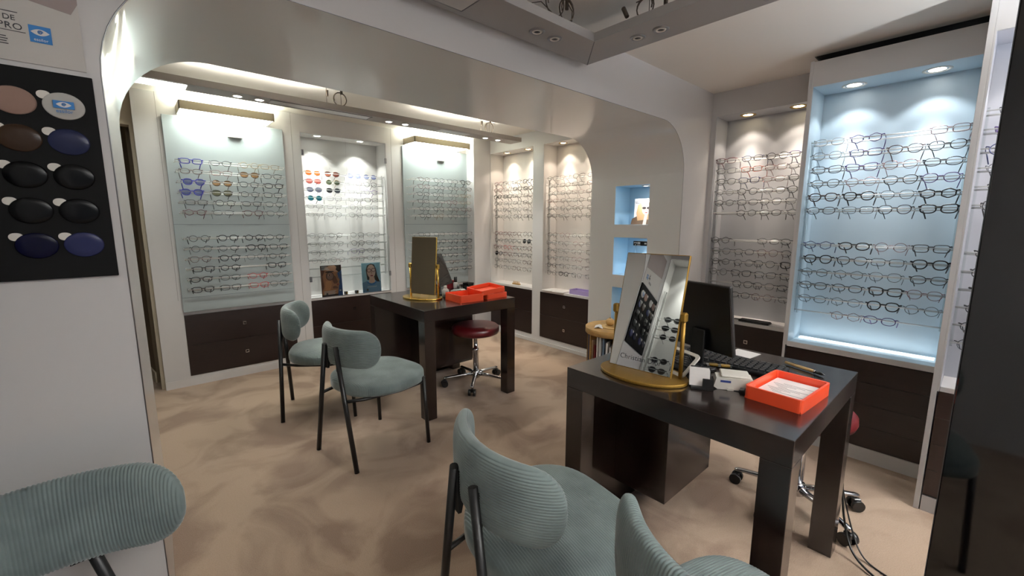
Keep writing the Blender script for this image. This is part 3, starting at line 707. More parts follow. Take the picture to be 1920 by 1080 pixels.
# ------------------------------------------------------------------ black panel at the right
bp_ = thing('black_panel', 'tall glossy black panel standing at the right edge', 'panel', (0, 0, 0))
part('face', B((1.6, -1.3, 0), (1.63, .0165, 2.06), .002), M_gloss, bp_)
part('edge_strip', B((1.601, .0165, 0), (1.629, .0185, 2.06)), M_darkgrey, bp_)

# ------------------------------------------------------------------ board of lens samples and the poster
def lens_board():
    x1, x0, z0, z1 = -.022, -.425, 1.178, 1.642
    t = thing('lens_sample_board', 'black board with rows of tinted lens samples on the left wall', 'display board', (0, Y1, 0))
    part('board', B((x0, -.012, z0), (x1, -.001, z1), .001), mat('board_black', (12, 12, 13), .7, spec=.15), t)
    cols = [(132, 108, 98), (176, 174, 170), (50, 36, 27), (34, 38, 64), (7, 7, 8), (8, 8, 9), (8, 8, 9), (9, 9, 11), (6, 7, 32), (38, 42, 76)]
    lens = MB(); r = .0
    lens.lathe([(.0345, 0), (.0345, .0025), (.032, .0036), (.018, .0044), (.001, .0047)], n=32)
    lens.v = [(a*1.0, -c_, b*.84) for a, b, c_ in lens.v]
    lm = lens.mesh('sample_lens', M_black)
    tb = MB().prism([(q[0]*.95, q[1]*.8) for q in rrect(.024, .022, .0105)], 0, .002, lambda x, y, z: (x, -z, y)).mesh('tab', M_white_pl)
    for c in range(4):
        for r_ in range(5):
            cx = -.075-.0765*c-(.056 if c > 1 else 0); cz = 1.570-.0785*r_
            col = cols[r_*2+(1 if c % 2 == 0 else 0)]
            m = mat('sample_%d_%d_%d' % col, col, .22 if not (r_ == 0) else .6, spec=.12)
            o = link('sample_lens', lm, t, (cx, -.012, cz), m=m)
            link('tab', tb, o, (-.030, -.0005, .020))
            if r_ == 0 and c == 0:
                tb2 = part('logo_plate', B((-.017, -.0085, -.006), (.017, -.0075, .010)), M_bluelogo, o)
                eye(o, (0, -.0087, .002), .0125); 
                text_mesh('essilor', .0105, M_bluelogo, 'lettering', o, frame_mtx((0, -.0080, -.0155), (1, 0, 0), (0, 0, 1)))
def eye(parent, c, s):
    mb = MB(); up = []
    for k in range(17):
        a = -1+2*k/16; up.append((c[0]+a*s, c[2]+.45*s*(1-a*a)))
    dn = [(x, 2*c[2]-z) for x, z in up][::-1][1:-1]
    mb.prism(up+dn, c[1], c[1]-.0004, lambda x, y, z: (x, z, y))
    part('eye_mark', mb, M_paper, parent)
    part('eye_mark', MB().tube([(c[0]+.30*s*(1-k/22)*math.cos(k*.6), c[1]-.0006, c[2]+.30*s*(1-k/22)*math.sin(k*.6)) for k in range(20)], .06*s, 4), M_bluelogo, parent)
lens_board()
def poster():
    t = thing('wall_poster', 'white printed poster above the black board of lens samples', 'poster', (0, Y1, 0))
    part('sheet', B((-.40, -.003, 1.655), (-.030, -.001, 2.00), 0), mat('poster_white', (190, 186, 182), .5), t)
    part('picture', MB().prism([(-.40, 1.835), (-.043, 1.775), (-.030, 1.80), (-.030, 2.0), (-.40, 2.0)], -.0035, -.003, lambda x, y, z: (x, z, y)), mat('poster_pink', (140, 126, 124), .5), t)
    lg = part('logo_plate', B((-.113, -.0042, 1.701), (-.079, -.0032, 1.736)), M_bluelogo, t)
    eye(lg, (-.096, -.0046, 1.7225), .0145)
    text_mesh('essilor', .0085, M_paper, 'lettering', lg, frame_mtx((-.096, -.0047, 1.7045), (1, 0, 0), (0, 0, 1)))
    text_mesh('DE', .015, M_ink, 'lettering', t, frame_mtx((-.140, -.0036, 1.738), (1, 0, 0), (0, 0, 1)))
    text_mesh('PRO', .0185, M_ink, 'lettering', t, frame_mtx((-.140, -.0036, 1.720), (1, 0, 0), (0, 0, 1)), sp=1.05)
    ln = MB().box((-.162, -.0040, 1.7155), (-.118, -.0036, 1.7168)).box((-.156, -.0040, 1.754), (-.126, -.0036, 1.7555))
    for k in range(4): ln.box((-.205, -.0040, 1.702-.005*k), (-.148+.002*(k % 2), -.0036, 1.7038-.005*k))
    part('printed_lines', ln, M_ink, t)
poster()

# ------------------------------------------------------------------ desks
def desk(label, x0, y0, sx=.785, sy=.775, leg=.078, ap=.078):
    t = thing('desk', label, 'desk', (x0, y0, 0))
    part('desk_top', B((0, 0, .75-ap), (sx, sy, .75), .0015), M_desk, t)
    for a in (0, sx-leg):
        for b in (0, sy-leg): part('leg', B((a, b, 0), (a+leg, b+leg, .75-ap-.0005), .0012), M_desk, t)
    p = part('pedestal', B((.33, .51, .14), (sx-.03, sy-.02, .67), .001), M_desk, t)
    part('pedestal_drawer', B((sx-.032, .515, .15), (sx-.02, sy-.025, .40), .001), M_desk, p)
    part('pedestal_drawer', B((sx-.032, .515, .405), (sx-.02, sy-.025, .665), .001), M_desk, p)
    part('side_panel', B((leg+.001, sy-.018, .0), (sx-leg-.001, sy-.004, .67)), M_desk, t)
    return t
desk('dark wenge desk in front, bearing the monitor and one orange tray', 1.24, .28)
desk('dark wenge desk in the back room, beside the two teal chairs', 1.37, 2.365, .785, .82)

# ------------------------------------------------------------------ chairs
def superring(w, t, n, e=2.6):
    out = []
    for j in range(n):
        a = 2*PI*j/n; c, s = math.cos(a), math.sin(a)
        out.append((w*abs(c)**(2/e)*(1 if c >= 0 else -1), t*abs(s)**(2/e)*(1 if s >= 0 else -1)))
    return out
PITCH = .0074
def rib(u): return .0026*(abs(math.sin(PI*u/PITCH))-.5)
def back_mesh(vertical):
    HW, HH, T = .277, .104, .027; mb = MB(); R = .31; zc = .648
    def place(s, t, z):
        a = s/R; rr = R-t   # t positive towards the sitter (inside of the bend)
        return (.032+R-rr*math.cos(a), rr*math.sin(a), zc+z)
    rings = []
    if vertical:
        N = int(2*HW/PITCH*6)
        for k in range(N+1):
            s = -HW+2*HW*k/N; q = abs(s)/HW
            h = HH*max(1e-3, 1-max(0, (q-.6)/.4)**2.4)**.5; th = T*max(1e-3, 1-q**7)**.5
            d = rib(s) if q < .99 else 0
            rings.append([place(s, y, z) for z, y in superring(max(.002, h+d), max(.002, th+d), 30)])
    else:
        N = int(2*HH/PITCH*6)
        for k in range(N+1):
            z = -HH+2*HH*k/N; q = abs(z)/HH
            wd = HW-.10+.10*max(1e-3, 1-q**2.4)**.5; th = T*max(1e-3, 1-q**5)**.5
            d = rib(z)
            rings.append([place(s, t, z) for s, t in superring(wd+d, max(.002, th+d), 64, 3.2)])
    mb.loft(rings); return mb.mesh('backrest', M_cord)
def seat_mesh(lateral):
    X0, X1, HW, zt, zb = .035, .525, .262, .455, .372; mb = MB(); xc = (X0+X1)/2; ax = (X1-X0)/2
    def prof(q):  # pillow thickness
        return max(1e-3, 1-q**9)**.5
    def loop(wd, th, d, n=46):
        out = []
        for a_, b_ in superring(wd+d, th+d, n, 5.0): out.append((a_, b_))
        return out
    rings = []
    if lateral:
        N = int((X1-X0)/PITCH*6)
        for k in range(N+1):
            x = X0+(X1-X0)*k/N; q = abs(x-xc)/ax; e = 2.1 if x < xc else 3.4
            wd = HW*max(1e-4, 1-q**e)**(1/2.2)*(1-.05*max(0, (x-xc)/ax)); wd = max(wd, .004); th = (zt-zb)/2*max(.02, 1-q**14)**.5; d = rib(x)
            r = []
            for a_, b_ in superring(wd+d*.6, th, 56, 4.2):
                zz = (zt+zb)/2+b_
                if b_ > 0: zz += .010*(1-(a_/HW)**2)*(1-q*q)+d
                if abs(b_) < .3*th and abs(a_) > .8*wd: a_ *= 1.0
                r.append((x, a_, zz))
            rings.append(r)
    else:
        N = int(2*HW/PITCH*6)
        for k in range(N+1):
            y = -HW+2*HW*k/N; q = abs(y)/HW
            lb = ax*max(1e-4, 1-q**2.3)**(1/2.1); lf = ax*max(1e-4, 1-q**4)**(1/3.2); lb = max(lb, .003); lf = max(lf, .003); th = (zt-zb)/2*max(.02, 1-q**14)**.5; d = rib(y)
            r = []
            for a_, b_ in superring(1, th, 56, 4.2):
                zz = (zt+zb)/2+b_
                if b_ > 0: zz += .010*(1-a_**2)*(1-q*q)+d
                r.append((xc+a_*(lf if a_ > 0 else lb), y, zz))
            rings.append(r)
        rings = [r[::-1] for r in rings]
    mb.loft(rings); return mb.mesh('seat', M_cord)
CM = {'back_h': back_mesh(False), 'back_v': back_mesh(True), 'seat_h': seat_mesh(True), 'seat_v': seat_mesh(False)}
def welt():
    pts = []
    for k in range(60):
        a = 2*PI*k/60; c, s = math.cos(a), math.sin(a); e = 2.1 if c < 0 else 3.4
        x = .28+.247*abs(c)**(2/(2.3 if c < 0 else 3.0))*(1 if c >= 0 else -1); y = .264*abs(s)**(2/2.5)*(1 if s >= 0 else -1)
        pts.append((x, y, .432))
    return MB().tube(pts, .0028, 6, closed=True).mesh('seam', M_cord)
def legm(a, b, r=.0115): return MB().tube([a, b], r, 10).mesh('leg', M_black)
LG = [legm((0, s*.195, .0), (.000, s*.055, .662), .0128) for s in (-1, 1)]
LF = [legm((.452, s*.243, .0), (.435, s*.232, .415)) for s in (-1, 1)]
SF = MB()
for s in (-1, 1):
    SF.tube([(.004, s*.112, .372), (.10, s*.15, .366), (.30, s*.19, .362), (.435, s*.232, .385)], .009, 6)
SF.tube([(.12, -.15, .364), (.12, .15, .364)], .008, 6); SFm = SF.mesh('seat_frame', M_black)
BKm = []
for s in (-1, 1):
    BKm.append(MB().prism([(.004, .525), (.014, .525), (.022, .56), (.020, .64), (.004, .655)], s*.055-.012, s*.055+.012, lambda x, y, z: (x, z+s*0, y)).mesh('back_bracket', M_black))
def chair(label, loc, deg, v=False):
    t = thing('chair', label, 'chair', (loc[0], loc[1], 0), rad(deg), 'teal corduroy chairs')
    link('seat', CM['seat_v' if v else 'seat_h'], t); link('backrest', CM['back_v' if v else 'back_h'], t)
    for m in LG+LF: link('leg', m, t)
    link('seat_frame', SFm, t)
    for m in BKm: link('back_bracket', m, t)
    return t
chair('teal corduroy chair nearest the back wall, left side of the rear desk', (.731, 3.17), -23.5)
chair('teal corduroy chair with slanting black legs, in the middle of the back room', (.751, 2.288), 10.3)
chair('teal corduroy chair drawn up to the front desk, seat fully visible', (.588, .842), -9.7)
chair('wide-ribbed teal chair at the bottom right, before the front desk leg', (.584, .282), -14.9, True)
chair('wide-ribbed teal chair against the left wall, at the bottom left corner', (-.215, 1.339), -83.7, True)

# ------------------------------------------------------------------ stools
def stool(label, x, y, a0, zs=.50):
    t = thing('stool', label, 'stool', (x, y, 0), a0, 'oxblood swivel stools')
    part('seat', MB().lathe([(.02, zs-.075), (.165, zs-.075), (.185, zs-.065), (.192, zs-.045), (.190, zs-.02), (.175, zs-.004), (.12, zs+.002), (.001, zs+.004)], n=40), M_oxblood, t)
    part('column', MB().lathe([(.022, .09), (.022, .28), (.024, .285), (.024, .30), (.016, .302), (.016, .40), (.04, .42), (.05, zs-.075)], n=20), M_chrome, t)
    part('lever', MB().tube([(.03, 0, zs-.09), (.16, -.02, zs-.10), (.20, -.02, zs-.115)], .004, 6), M_black, t)
    part('hub', MB().lathe([(.02, .05), (.034, .06), (.036, .10), (.03, .115), (.022, .12)], n=20), M_chrome, t)
    arm = MB().loft([[(x_, w*math.cos(q), z+hh*math.sin(q)) for q in [2*PI*j/8 for j in range(8)]] for x_, w, z, hh in ((.02, .020, .088, .016), (.12, .016, .085, .012), (.22, .014, .075, .010), (.255, .016, .070, .011), (.268, .008, .068, .008))]).mesh('base_arm', M_chrome)
    cs = MB()
    for s in (-1, 1):
        cs.tube([(.258, s*.010, .026), (.258, s*.028, .026)], .026, 14)
    cs.box((.243, -.012, .03), (.276, .012, .056), .004); cs.tube([(.262, 0, .05), (.262, 0, .066)], .006, 6)
    cm = cs.mesh('caster', M_plastic)
    for k in range(5):
        a = 2*PI*k/5
        link('base_arm', arm, t, rot=(0, 0, a)); link('caster', cm, t, rot=(0, 0, a))
stool('round oxblood leather swivel stool with chrome star base behind the rear desk', 2.03, 2.70, rad(10))
stool('oxblood swivel stool behind the front desk, mostly hidden by its leg', 2.225, .475, rad(95), .50)

# ------------------------------------------------------------------ mirrors
def table_mirror(label, c, yaw, tilt, m, brand=None, w=.236, h=.43, zc=.985):
    """local x = normal direction away from the viewer, local y along the base"""
    t = thing('table_mirror', label, 'mirror', (c[0], c[1], .75), yaw)
    part('base', MB().lathe([(.99, 0), (1.0, .002), (1.0, .010), (.99, .012)], n=48, sx=.112, sy=.166), m, t)
    for s in (-1, 1):
        part('post', MB().tube([(.025, s*.131, .012), (.025, s*.131, zc-.75-.005)], .0075, 10), m, t)
        part('pivot_head', MB().box((.012, s*.131-.011, zc-.75-.018), (.038, s*.131+.011, zc-.75+.016), .005), m, t)
    g = Matrix.Translation((.025, 0, zc-.75)) @ Matrix.Rotation(tilt, 4, 'Y')
    fr = MB().box((-.004, -w/2-.003, -h/2-.003), (.006, w/2+.003, h/2+.003), .001); o = part('mirror_frame', fr, m, t); o.matrix_local = g
    gl = part('mirror_glass', B((-.0052, -w/2, -h/2), (-.0042, w/2, h/2)), M_mirror, t); gl.matrix_local = g
    if brand:
        text_mesh(brand, .026, M_ink, 'lettering', gl, frame_mtx((-.0056, 0, -h/2+.030), (0, -1, 0), (0, 0, 1)), depth=.0002, sp=1.05)
    return t
table_mirror('tall tilting mirror on oval brass base, standing on the front desk', (1.385, .812), rad(5), rad(15), M_brass, 'Christian Dior')
table_mirror('brass-framed tilting mirror on oval base, standing on the rear desk', (1.612, 2.80), rad(20), rad(5), M_brass2, None, .226, .42, .99)

# ------------------------------------------------------------------ front desk objects
def tray(label, cx, cy, sx, sy, h, rot, z, m, wall=.007, flare=0):
    t = thing('tray', label, 'tray', (cx, cy, z), rot)
    part('tray_floor', B((-sx/2+.002, -sy/2+.002, 0), (sx/2-.002, sy/2-.002, .006)), m, t)
    mb = MB()
    o = rrect(sx, sy, .012, 4); i = rrect(sx-2*wall, sy-2*wall, .008, 4); n = len(o)
    k = len(mb.v); mb.v += [(x, y, 0) for x, y in o]+[(x, y, h) for x, y in o]+[(x, y, h) for x, y in i]+[(x, y, .005) for x, y in i]
    for q in range(3):
        for j in range(n): mb.face([k+q*n+j, k+q*n+(j+1) % n, k+(q+1)*n+(j+1) % n, k+(q+1)*n+j])
    part('tray_wall', mb, m, t)
    return t
tr = tray('translucent orange tray holding a printed sheet on the front desk', 1.56, .388, .245, .165, .042, rad(-4), .7505, M_orange)
ps = thing('printed_sheet', 'small printed white sheet lying in the front orange tray', 'paper', (1.565, .388, .758), rad(-4))
part('sheet', B((-.105, -.068, 0), (.10, .068, .012)), M_paper, ps)
pl = MB()
for k in range(9):
    y = .045-.012*k; pl.box((-.08+.03*((k*3) % 4), y, .0121), (.04+.012*((k*5) % 4), y+.0022, .0125))
pt = part('printed_lines', pl, mat('print_grey', (120, 116, 118), .8), ps); pt.rotation_euler = (0, 0, rad(90)); pt.scale = (.75, 1, 1)

def monitor(label, cx, cy, yaw, tilt, w=.37, h=.235, zc=.945, foot=True):
    t = thing('monitor', label, 'monitor', (cx, cy, .75), yaw)
    g = Matrix.Translation((0, 0, zc-.75)) @ Matrix.Rotation(tilt, 4, 'Y')
    for nm, mb, m in (('back_shell', MB().box((-.014, -w/2, -h/2), (.004, w/2, h/2), .004), M_plastic),
                      ('screen', MB().box((.0042, -w/2+.008, -h/2+.012), (.0052, w/2-.008, h/2-.008)), M_gloss)):
        o = part(nm, mb, m, t); o.matrix_local = g
    if foot:
        part('stand_neck', MB().box((-.02, -.03, .01), (-.01, .03, zc-.75-.05), .002), M_plastic, t)
        part('stand_foot', MB().lathe([(.98, 0), (1, .003), (1, .008), (.95, .011)], n=28, sx=.05, sy=.07), M_plastic, t)
    return t
monitor('black computer monitor seen from behind on the front desk', 1.635, .715, rad(-14), rad(-11), .27, .272, .955)

ks = mat('key_black', (30, 31, 34), .35)
def keyboard(label, cx, cy, rot, w, d, cols, rows, name='keyboard', z=.7505):
    t = thing(name, label, 'keyboard', (cx, cy, z), rot)
    part('body', MB().box((-d/2, -w/2, 0), (d/2, w/2, .014), .004), M_plastic, t)
    kw = (w-.016)/cols; kd = (d-.02)/rows
    km = MB(); km.loft([[(a*kd*.44, b*kw*.44, 0) for a, b in ((-1, -1), (1, -1), (1, 1), (-1, 1))], [(a*kd*.36, b*kw*.36, .008) for a, b in ((-1, -1), (1, -1), (1, 1), (-1, 1))]], smooth=False)
    kmm = km.mesh('key', ks)
    for i in range(cols):
        for j in range(rows):
            link('key', kmm, t, (-d/2+.01+kd*(j+.5), -w/2+.008+kw*(i+.5), .0135))
keyboard('black computer keyboard with raised keys behind the front monitor', 1.755, .662, rad(4), .42, .145, 18, 6)
M_pen = mat('pen_gold', (206, 172, 120), .35, metal=.35)
pen = thing('pen', 'gold and silver ballpoint pen on the right of the front desk', 'pen', (1.895, .43, .7585), rad(-113))
part('barrel', MB().tube([(-.07, 0, 0), (.03, 0, 0), (.05, 0, 0)], [.0058, .0068, .006], 12), M_pen, pen)
part('grip', MB().tube([(.05, 0, 0), (.075, 0, 0), (.086, 0, 0)], [.0062, .0055, .0012], 12), M_plastic, pen, )
part('collar', MB().tube([(.046, 0, 0), (.052, 0, 0)], .0070, 12), M_chrome, pen)
part('clip', MB().box((-.068, -.0014, .0066), (-.02, .0014, .0088)), M_chrome, pen)
sh = thing('paper_sheet', 'plain white sheet beside the keyboard at the far edge of the front desk', 'paper', (1.945, .66, .7505), rad(-6))
part('sheet', B((-.05, -.05, 0), (.05, .05, .0012)), M_paper, sh)

dv = thing('optical_device', 'off-white handheld measuring device beside the front orange tray', 'instrument', (1.50, .535, .7505), rad(-62))
body = MB().prism([(-.062, .008), (-.055, .04), (.055, .044), (.062, .03), (.062, .0), (.045, .0), (.040, .014), (.020, .014), (.015, .002), (-.05, .0)], -.028, .028, lambda x, y, z: (x, z, y))
part('body', body, M_white_pl, dv)
part('cover', MB().box((-.04, -.024, .042), (.05, .05, .050), .003), M_white_pl, dv)
part('window', MB().box((.038, -.0295, .020), (.050, -.0275, .032)), M_plastic, dv)
part('foot', MB().box((-.02, -.032, .0), (.0, -.02, .008)), M_white_pl, dv)
lp = part('label_plate', MB().box((-.042, -.0295, .026), (-.010, -.0278, .033)), mat('label_navy', (36, 52, 110), .5), dv)
cg = thing('card_holder', 'black holder of white business cards beside the off-white device', 'card holder', (1.432, .612, .7505), rad(-62))
part('base', MB().box((-.035, -.035, 0), (.035, .035, .008), .001), M_plastic, cg)
part('front_lip', MB().box((.0, -.035, .008), (.035, -.030, .040), .001).box((.030, -.03, .008), (.035, .005, .04)), M_plastic, cg)
part('back_rest', MB().loft([[(-.035, .02, .008), (.03, .02, .008), (.03, .026, .008), (-.035, .026, .008)], [(-.035, .036, .06), (.03, .036, .06), (.03, .041, .06), (-.035, .041, .06)]], smooth=False), M_plastic, cg)
cd_ = thing('business_cards', 'stack of white cards leaning in the black card holder', 'cards', (1.432, .612, .7505), rad(-62))
cb = MB()
for k in range(4): cb.loft([[(-.040, -.022+.010*k, .0095), (.024, -.022+.010*k, .0095), (.024, -.0205+.010*k, .0095), (-.040, -.0205+.010*k, .0095)], [(-.040, -.006+.010*k, .060), (.024, -.006+.010*k, .060), (.024, -.0045+.010*k, .060), (-.040, -.0045+.010*k, .060)]], smooth=False)
part('card', cb, M_paper, cd_)
# phone and white frame
keyboard('black desk telephone keypad behind the brass mirror post', 1.60, .752, rad(-20), .15, .12, 7, 5, 'telephone')
wf_ = thing('tablet_holder', 'white rounded open ring holder leaning beside the desk telephone', 'holder', (1.50, .735, .758), (rad(0), rad(0), rad(-22)))
fo, fi = rrect(.11, .15, .016, 5), rrect(.085, .125, .010, 5); mb = MB(); n = len(fo)
tl = rad(42)
def fp(x, y, z): return (x*math.cos(tl)-z*math.sin(tl), y, x*math.sin(tl)+z*math.cos(tl)+.036)
for o_, zz in ((fo, 0), (fo, .006), (fi, .006), (fi, 0)): mb.v += [fp(x, y, zz) for x, y in o_]
for q in range(4):
    for j in range(n): mb.face([q*n+j, q*n+(j+1) % n, ((q+1) % 4)*n+(j+1) % n, ((q+1) % 4)*n+j])
part('rim', mb, M_white_pl, wf_)
part('support', MB().tube([(.04, 0, .07), (.085, 0, 0)], .003, 6), M_plastic, wf_)
gs = thing('acrylic_stand', 'small clear acrylic stand with two gold clips under the front monitor', 'stand', (1.60, .625, .7505), rad(-62))
part('stand_panel', MB().box((-.045, -.02, 0), (-.042, .02, .035)).box((.042, -.02, 0), (.045, .02, .035)).box((-.045, -.02, .032), (.045, .02, .035)), M_acrylic, gs)
part('clip', MB().box((-.034, -.022, .0355), (-.004, .0, .042), .001), M_brass2, gs); part('clip', MB().box((.006, -.022, .0355), (.036, .0, .042), .001), M_brass2, gs)
# cables beside the front desk
for lab, pts, r in (('thick black power cable hanging from the front desk to the carpet', [(2.04, .34, .66), (2.06, .33, .55), (2.07, .30, .35), (2.05, .27, .14), (2.0, .22, .03), (1.93, .12, .006), (1.86, .03, .006), (1.82, -.05, .006)], .0042),
                    ('thin black cable looping from the front desk to the carpet', [(2.04, .36, .64), (2.09, .34, .5), (2.11, .31, .30), (2.08, .25, .10), (2.03, .19, .012), (1.98, .09, .005), (1.93, .02, .005), (1.90, -.06, .005)], .0030)):
    P = [Vector(q) for q in pts]; P = [P[0]*2-P[1]]+P+[P[-1]*2-P[-2]]; out = []
    for i in range(1, len(P)-2):
        for k in range(8):
            u = k/8; p0, p1, p2, p3 = P[i-1:i+3]
            out.append(.5*((2*p1)+(p2-p0)*u+(2*p0-5*p1+4*p2-p3)*u*u+(3*p1-p0-3*p2+p3)*u**3))
    tag(part('cable', MB().tube(out, r, 8), M_cable), lab, 'cable')

# ------------------------------------------------------------------ rear desk objects
tray('orange plastic tray at the front corner of the rear desk', 1.80, 2.525, .20, .215, .052, rad(-3), .7505, M_orange)
tray('lower orange plastic tray of the pair at the right of the rear desk', 2.03, 2.525, .20, .20, .036, rad(2), .7505, M_orange)
t2 = tray('upper orange plastic tray tipped on top of the lower one on the rear desk', 2.02, 2.52, .215, .21, .034, 0, .797, M_orange)
t2.rotation_euler = (rad(2), rad(-5), rad(-4)); t2.location.z = .796; t2.location.x = 1.995
monitor('thin black monitor leaning back on the rear desk behind the mirror', 1.80, 2.85, rad(-58), rad(-22), .27, .26, .945)
def bottle(label, x, y, prof, m1, capprof, m2):
    t = thing('bottle', label, 'bottle', (x, y, .7505)); part('body', MB().lathe(prof, n=20), m1, t); part('cap', MB().lathe(capprof, n=20), m2, t)
bottle('small clear bottle with tall black cap on the rear desk', 2.07, 3.03, [(.018, 0), (.020, .004), (.020, .045), (.012, .055)], mat('clear_plastic', (200, 196, 192), .2), [(.013, .055), (.014, .057), (.014, .098), (.012, .10)], M_plastic)
bottle('small white bottle with black cap beside the rear mirror', 1.765, 2.72, [(.024, 0), (.026, .004), (.026, .055), (.012, .066)], M_white_pl, [(.012, .066), (.012, .085), (.010, .087)], M_white_pl)
bottle('short black bottle in front of the orange tray on the rear desk', 1.735, 2.655, [(.012, 0), (.013, .003), (.013, .03), (.010, .034)], M_plastic, [(.010, .034), (.010, .05), (.008, .052)], M_plastic)
def boxthing(name, label, cat, loc, size, rot, m, lid=True, lm=None):
    t = thing(name, label, cat, loc, rot); sx, sy, sz = size
    part('box_body', B((-sx/2, -sy/2, 0), (sx/2, sy/2, sz*.7), .002), m, t); part('box_lid', B((-sx/2-.001, -sy/2-.001, sz*.7+.0005), (sx/2+.001, sy/2+.001, sz), .002), lm or m, t); return t
boxthing('small_box', 'small dark red box behind the rear orange trays', 'box', (2.04, 3.07, .7505), (.05, .05, .07), rad(20), mat('box_red', (120, 18, 30), .4))
boxthing('small_box', 'small glossy black box behind the rear orange trays', 'box', (2.11, 2.90, .7505), (.07, .06, .06), rad(10), M_gloss)
ck = thing('desk_clock', 'small round black desk clock next to the black box on the rear desk', 'clock', (2.02, 2.93, .7505), rad(-130))
part('clock_case', MB().tube([(0, 0, .024), (0, .02, .024)], .024, 20), M_plastic, ck); part('clock_face', MB().tube([(0, .0202, .024), (0, .0212, .024)], .019, 20), M_paper, ck)
boxthing('white_charger', 'white plastic box device beside the rear mirror base', 'device', (1.86, 2.72, .7505), (.07, .05, .045), rad(25), M_white_pl, lm=M_steel)
boxthing('white_charger', 'low white plastic device in front of the rear monitor', 'device', (1.95, 2.80, .7505), (.09, .05, .03), rad(-20), M_white_pl)
sm = thing('paper_sheet', 'white leaflet standing behind the rear mirror', 'paper', (1.70, 2.90, .7505), (rad(-25), 0, rad(20)))
part('sheet', B((-.05, -.001, 0), (.05, .001, .08)), M_paper, sm)

# ------------------------------------------------------------------ pictures in cabinet and niche (flat printed cards)
def flat(pts, y, m, parent, name='print_area'):
    mb = MB().prism(pts, y, y-.0005, lambda x, yy, z: (x, z, yy)); return part(name, mb, m, parent)
def ell(cx, cz, a, b, n=20, a0=0, a1=2*PI): return [(cx+a*math.cos(a0+(a1-a0)*k/n), cz+b*math.sin(a0+(a1-a0)*k/n)) for k in range(n)]
def ringtube(c, a, b, y, r, m, parent): part('print_area', MB().tube([(x, y, z) for x, z in ell(*c, a, b, 24)], r, 4, closed=True), m, parent)
sk = mat('print_skin', (176, 124, 98), .6); sk2 = mat('print_skin_pale', (226, 188, 168), .6); skd = mat('print_skin_dark', (112, 66, 46), .6)
hair = mat('print_hair', (36, 22, 18), .6); blu = mat('print_blue', (44, 112, 178), .6); nvy = mat('print_navy', (26, 50, 108), .6); lips = mat('print_lips', (150, 60, 60), .6); blond = mat('print_blond', (186, 140, 96), .6)
whm = mat('print_white', (226, 224, 222), .6)
# card one: dark card, man's face in profile with round glasses
t = thing('photo_card', 'brown and blue photo card of a face with round glasses, in glazed cabinet', 'picture', (GX0+.205, YB+.014, .601), (rad(-2.5), 0, rad(3)))
part('card', B((-.10, 0, 0), (.10, .004, .30)), mat('print_brown', (50, 30, 24), .5), t)
flat([(.055, .0), (.10, 0), (.10, .30), (.062, .30)], -.0002, mat('print_blue2', (48, 84, 140), .6), t)
skl = mat('print_skin_light', (214, 162, 132), .6); skm = mat('print_skin_mid', (182, 122, 84), .6)
flat([(-.095, .02), (.052, .02), (.060, .06), (.066, .10), (.074, .11), (.070, .135), (.078, .155), (.066, .18), (.060, .215), (.068, .235), (.048, .29), (-.05, .29), (-.095, .22)], -.0006, skm, t)
flat([(-.03, .235), (.066, .235), (.050, .285), (.035, .298), (-.02, .295), (-.055, .27)], -.0010, skl, t)
flat([(-.07, .06), (-.02, .06), (.0, .12), (-.01, .15), (-.06, .15)], -.0010, mat('print_cheek', (208, 144, 94), .6), t)
flat([(-.10, .04), (-.075, .10), (-.085, .20), (-.06, .25), (-.10, .26)], -.0013, skd, t)
flat([(.005, .155), (.02, .12), (.048, .12), (.058, .135), (.040, .19), (.028, .20)], -.0013, skd, t)
flat([(.005, .075), (.05, .07), (.058, .085), (.03, .10), (.008, .095)], -.0013, skd, t)
flat([(-.05, .232), (.03, .236), (.02, .244), (-.03, .246), (-.06, .238)], -.0015, hair, t)
flat([(.045, .255), (.062, .30), (.10, .30), (.098, .25), (.075, .23)], -.0015, hair, t)
flat(ell(-.014, .196, .032, .034), -.0014, mat('print_lens', (150, 116, 104), .6), t)
flat(ell(-.020, .206, .014, .009), -.0019, skl, t); flat(ell(-.018, .206, .006, .008), -.0022, hair, t)
flat([(.046, .098), (.066, .104), (.062, .120), (.048, .118)], -.0017, lips, t)
ringtube((-.014, .196), .036, .038, -.0026, .0026, hair, t); ringtube((.068, .200), .016, .030, -.0026, .0022, mat('print_grey', (170, 170, 176), .6), t)
mb = MB()
for k in range(4): mb.box((-.080, -.0022, .050-.010*k), (.035-.012*(k % 2), -.0016, .054-.010*k))
for k in range(3): mb.box((-.092, -.0022, .285-.013*k), (-.04+.012*k, -.0016, .290-.013*k))
mb.box((.070, -.0008, .045), (.086, -.0003, .056))
part('printed_lines', mb, whm, t)
# card two: woman in blue sweater with red glasses
t = thing('photo_card', 'light blue photo card of a person in red glasses, in glazed cabinet', 'picture', (GX0+.605, YB+.016, .601), (rad(-2.5), 0, rad(-2)))
part('card', B((-.097, 0, 0), (.097, .004, .30)), mat('print_sky', (152, 202, 222), .5), t)
flat([(-.097, 0), (.097, 0), (.097, .105), (.06, .115), (.0, .085), (-.05, .115), (-.097, .10)], -.0004, mat('print_sweater', (106, 148, 184), .6), t)
flat([(-.045, .125), (-.055, .23), (-.04, .275), (.0, .292), (.035, .28), (.052, .235), (.06, .17), (.085, .10), (.05, .105), (.03, .13)], -.0006, hair, t)
flat([(-.03, .09), (.035, .09), (.030, .15), (-.022, .15)], -.0009, sk2, t)
flat(ell(0, .212, .044, .070), -.0013, sk2, t)
flat([(-.052, .118), (-.03, .098), (.0, .088), (.03, .098), (.055, .115), (.045, .090), (.02, .072), (-.015, .072), (-.045, .092)], -.0016, blu, t)
flat(ell(.004, .168, .015, .007), -.0018, lips, t)
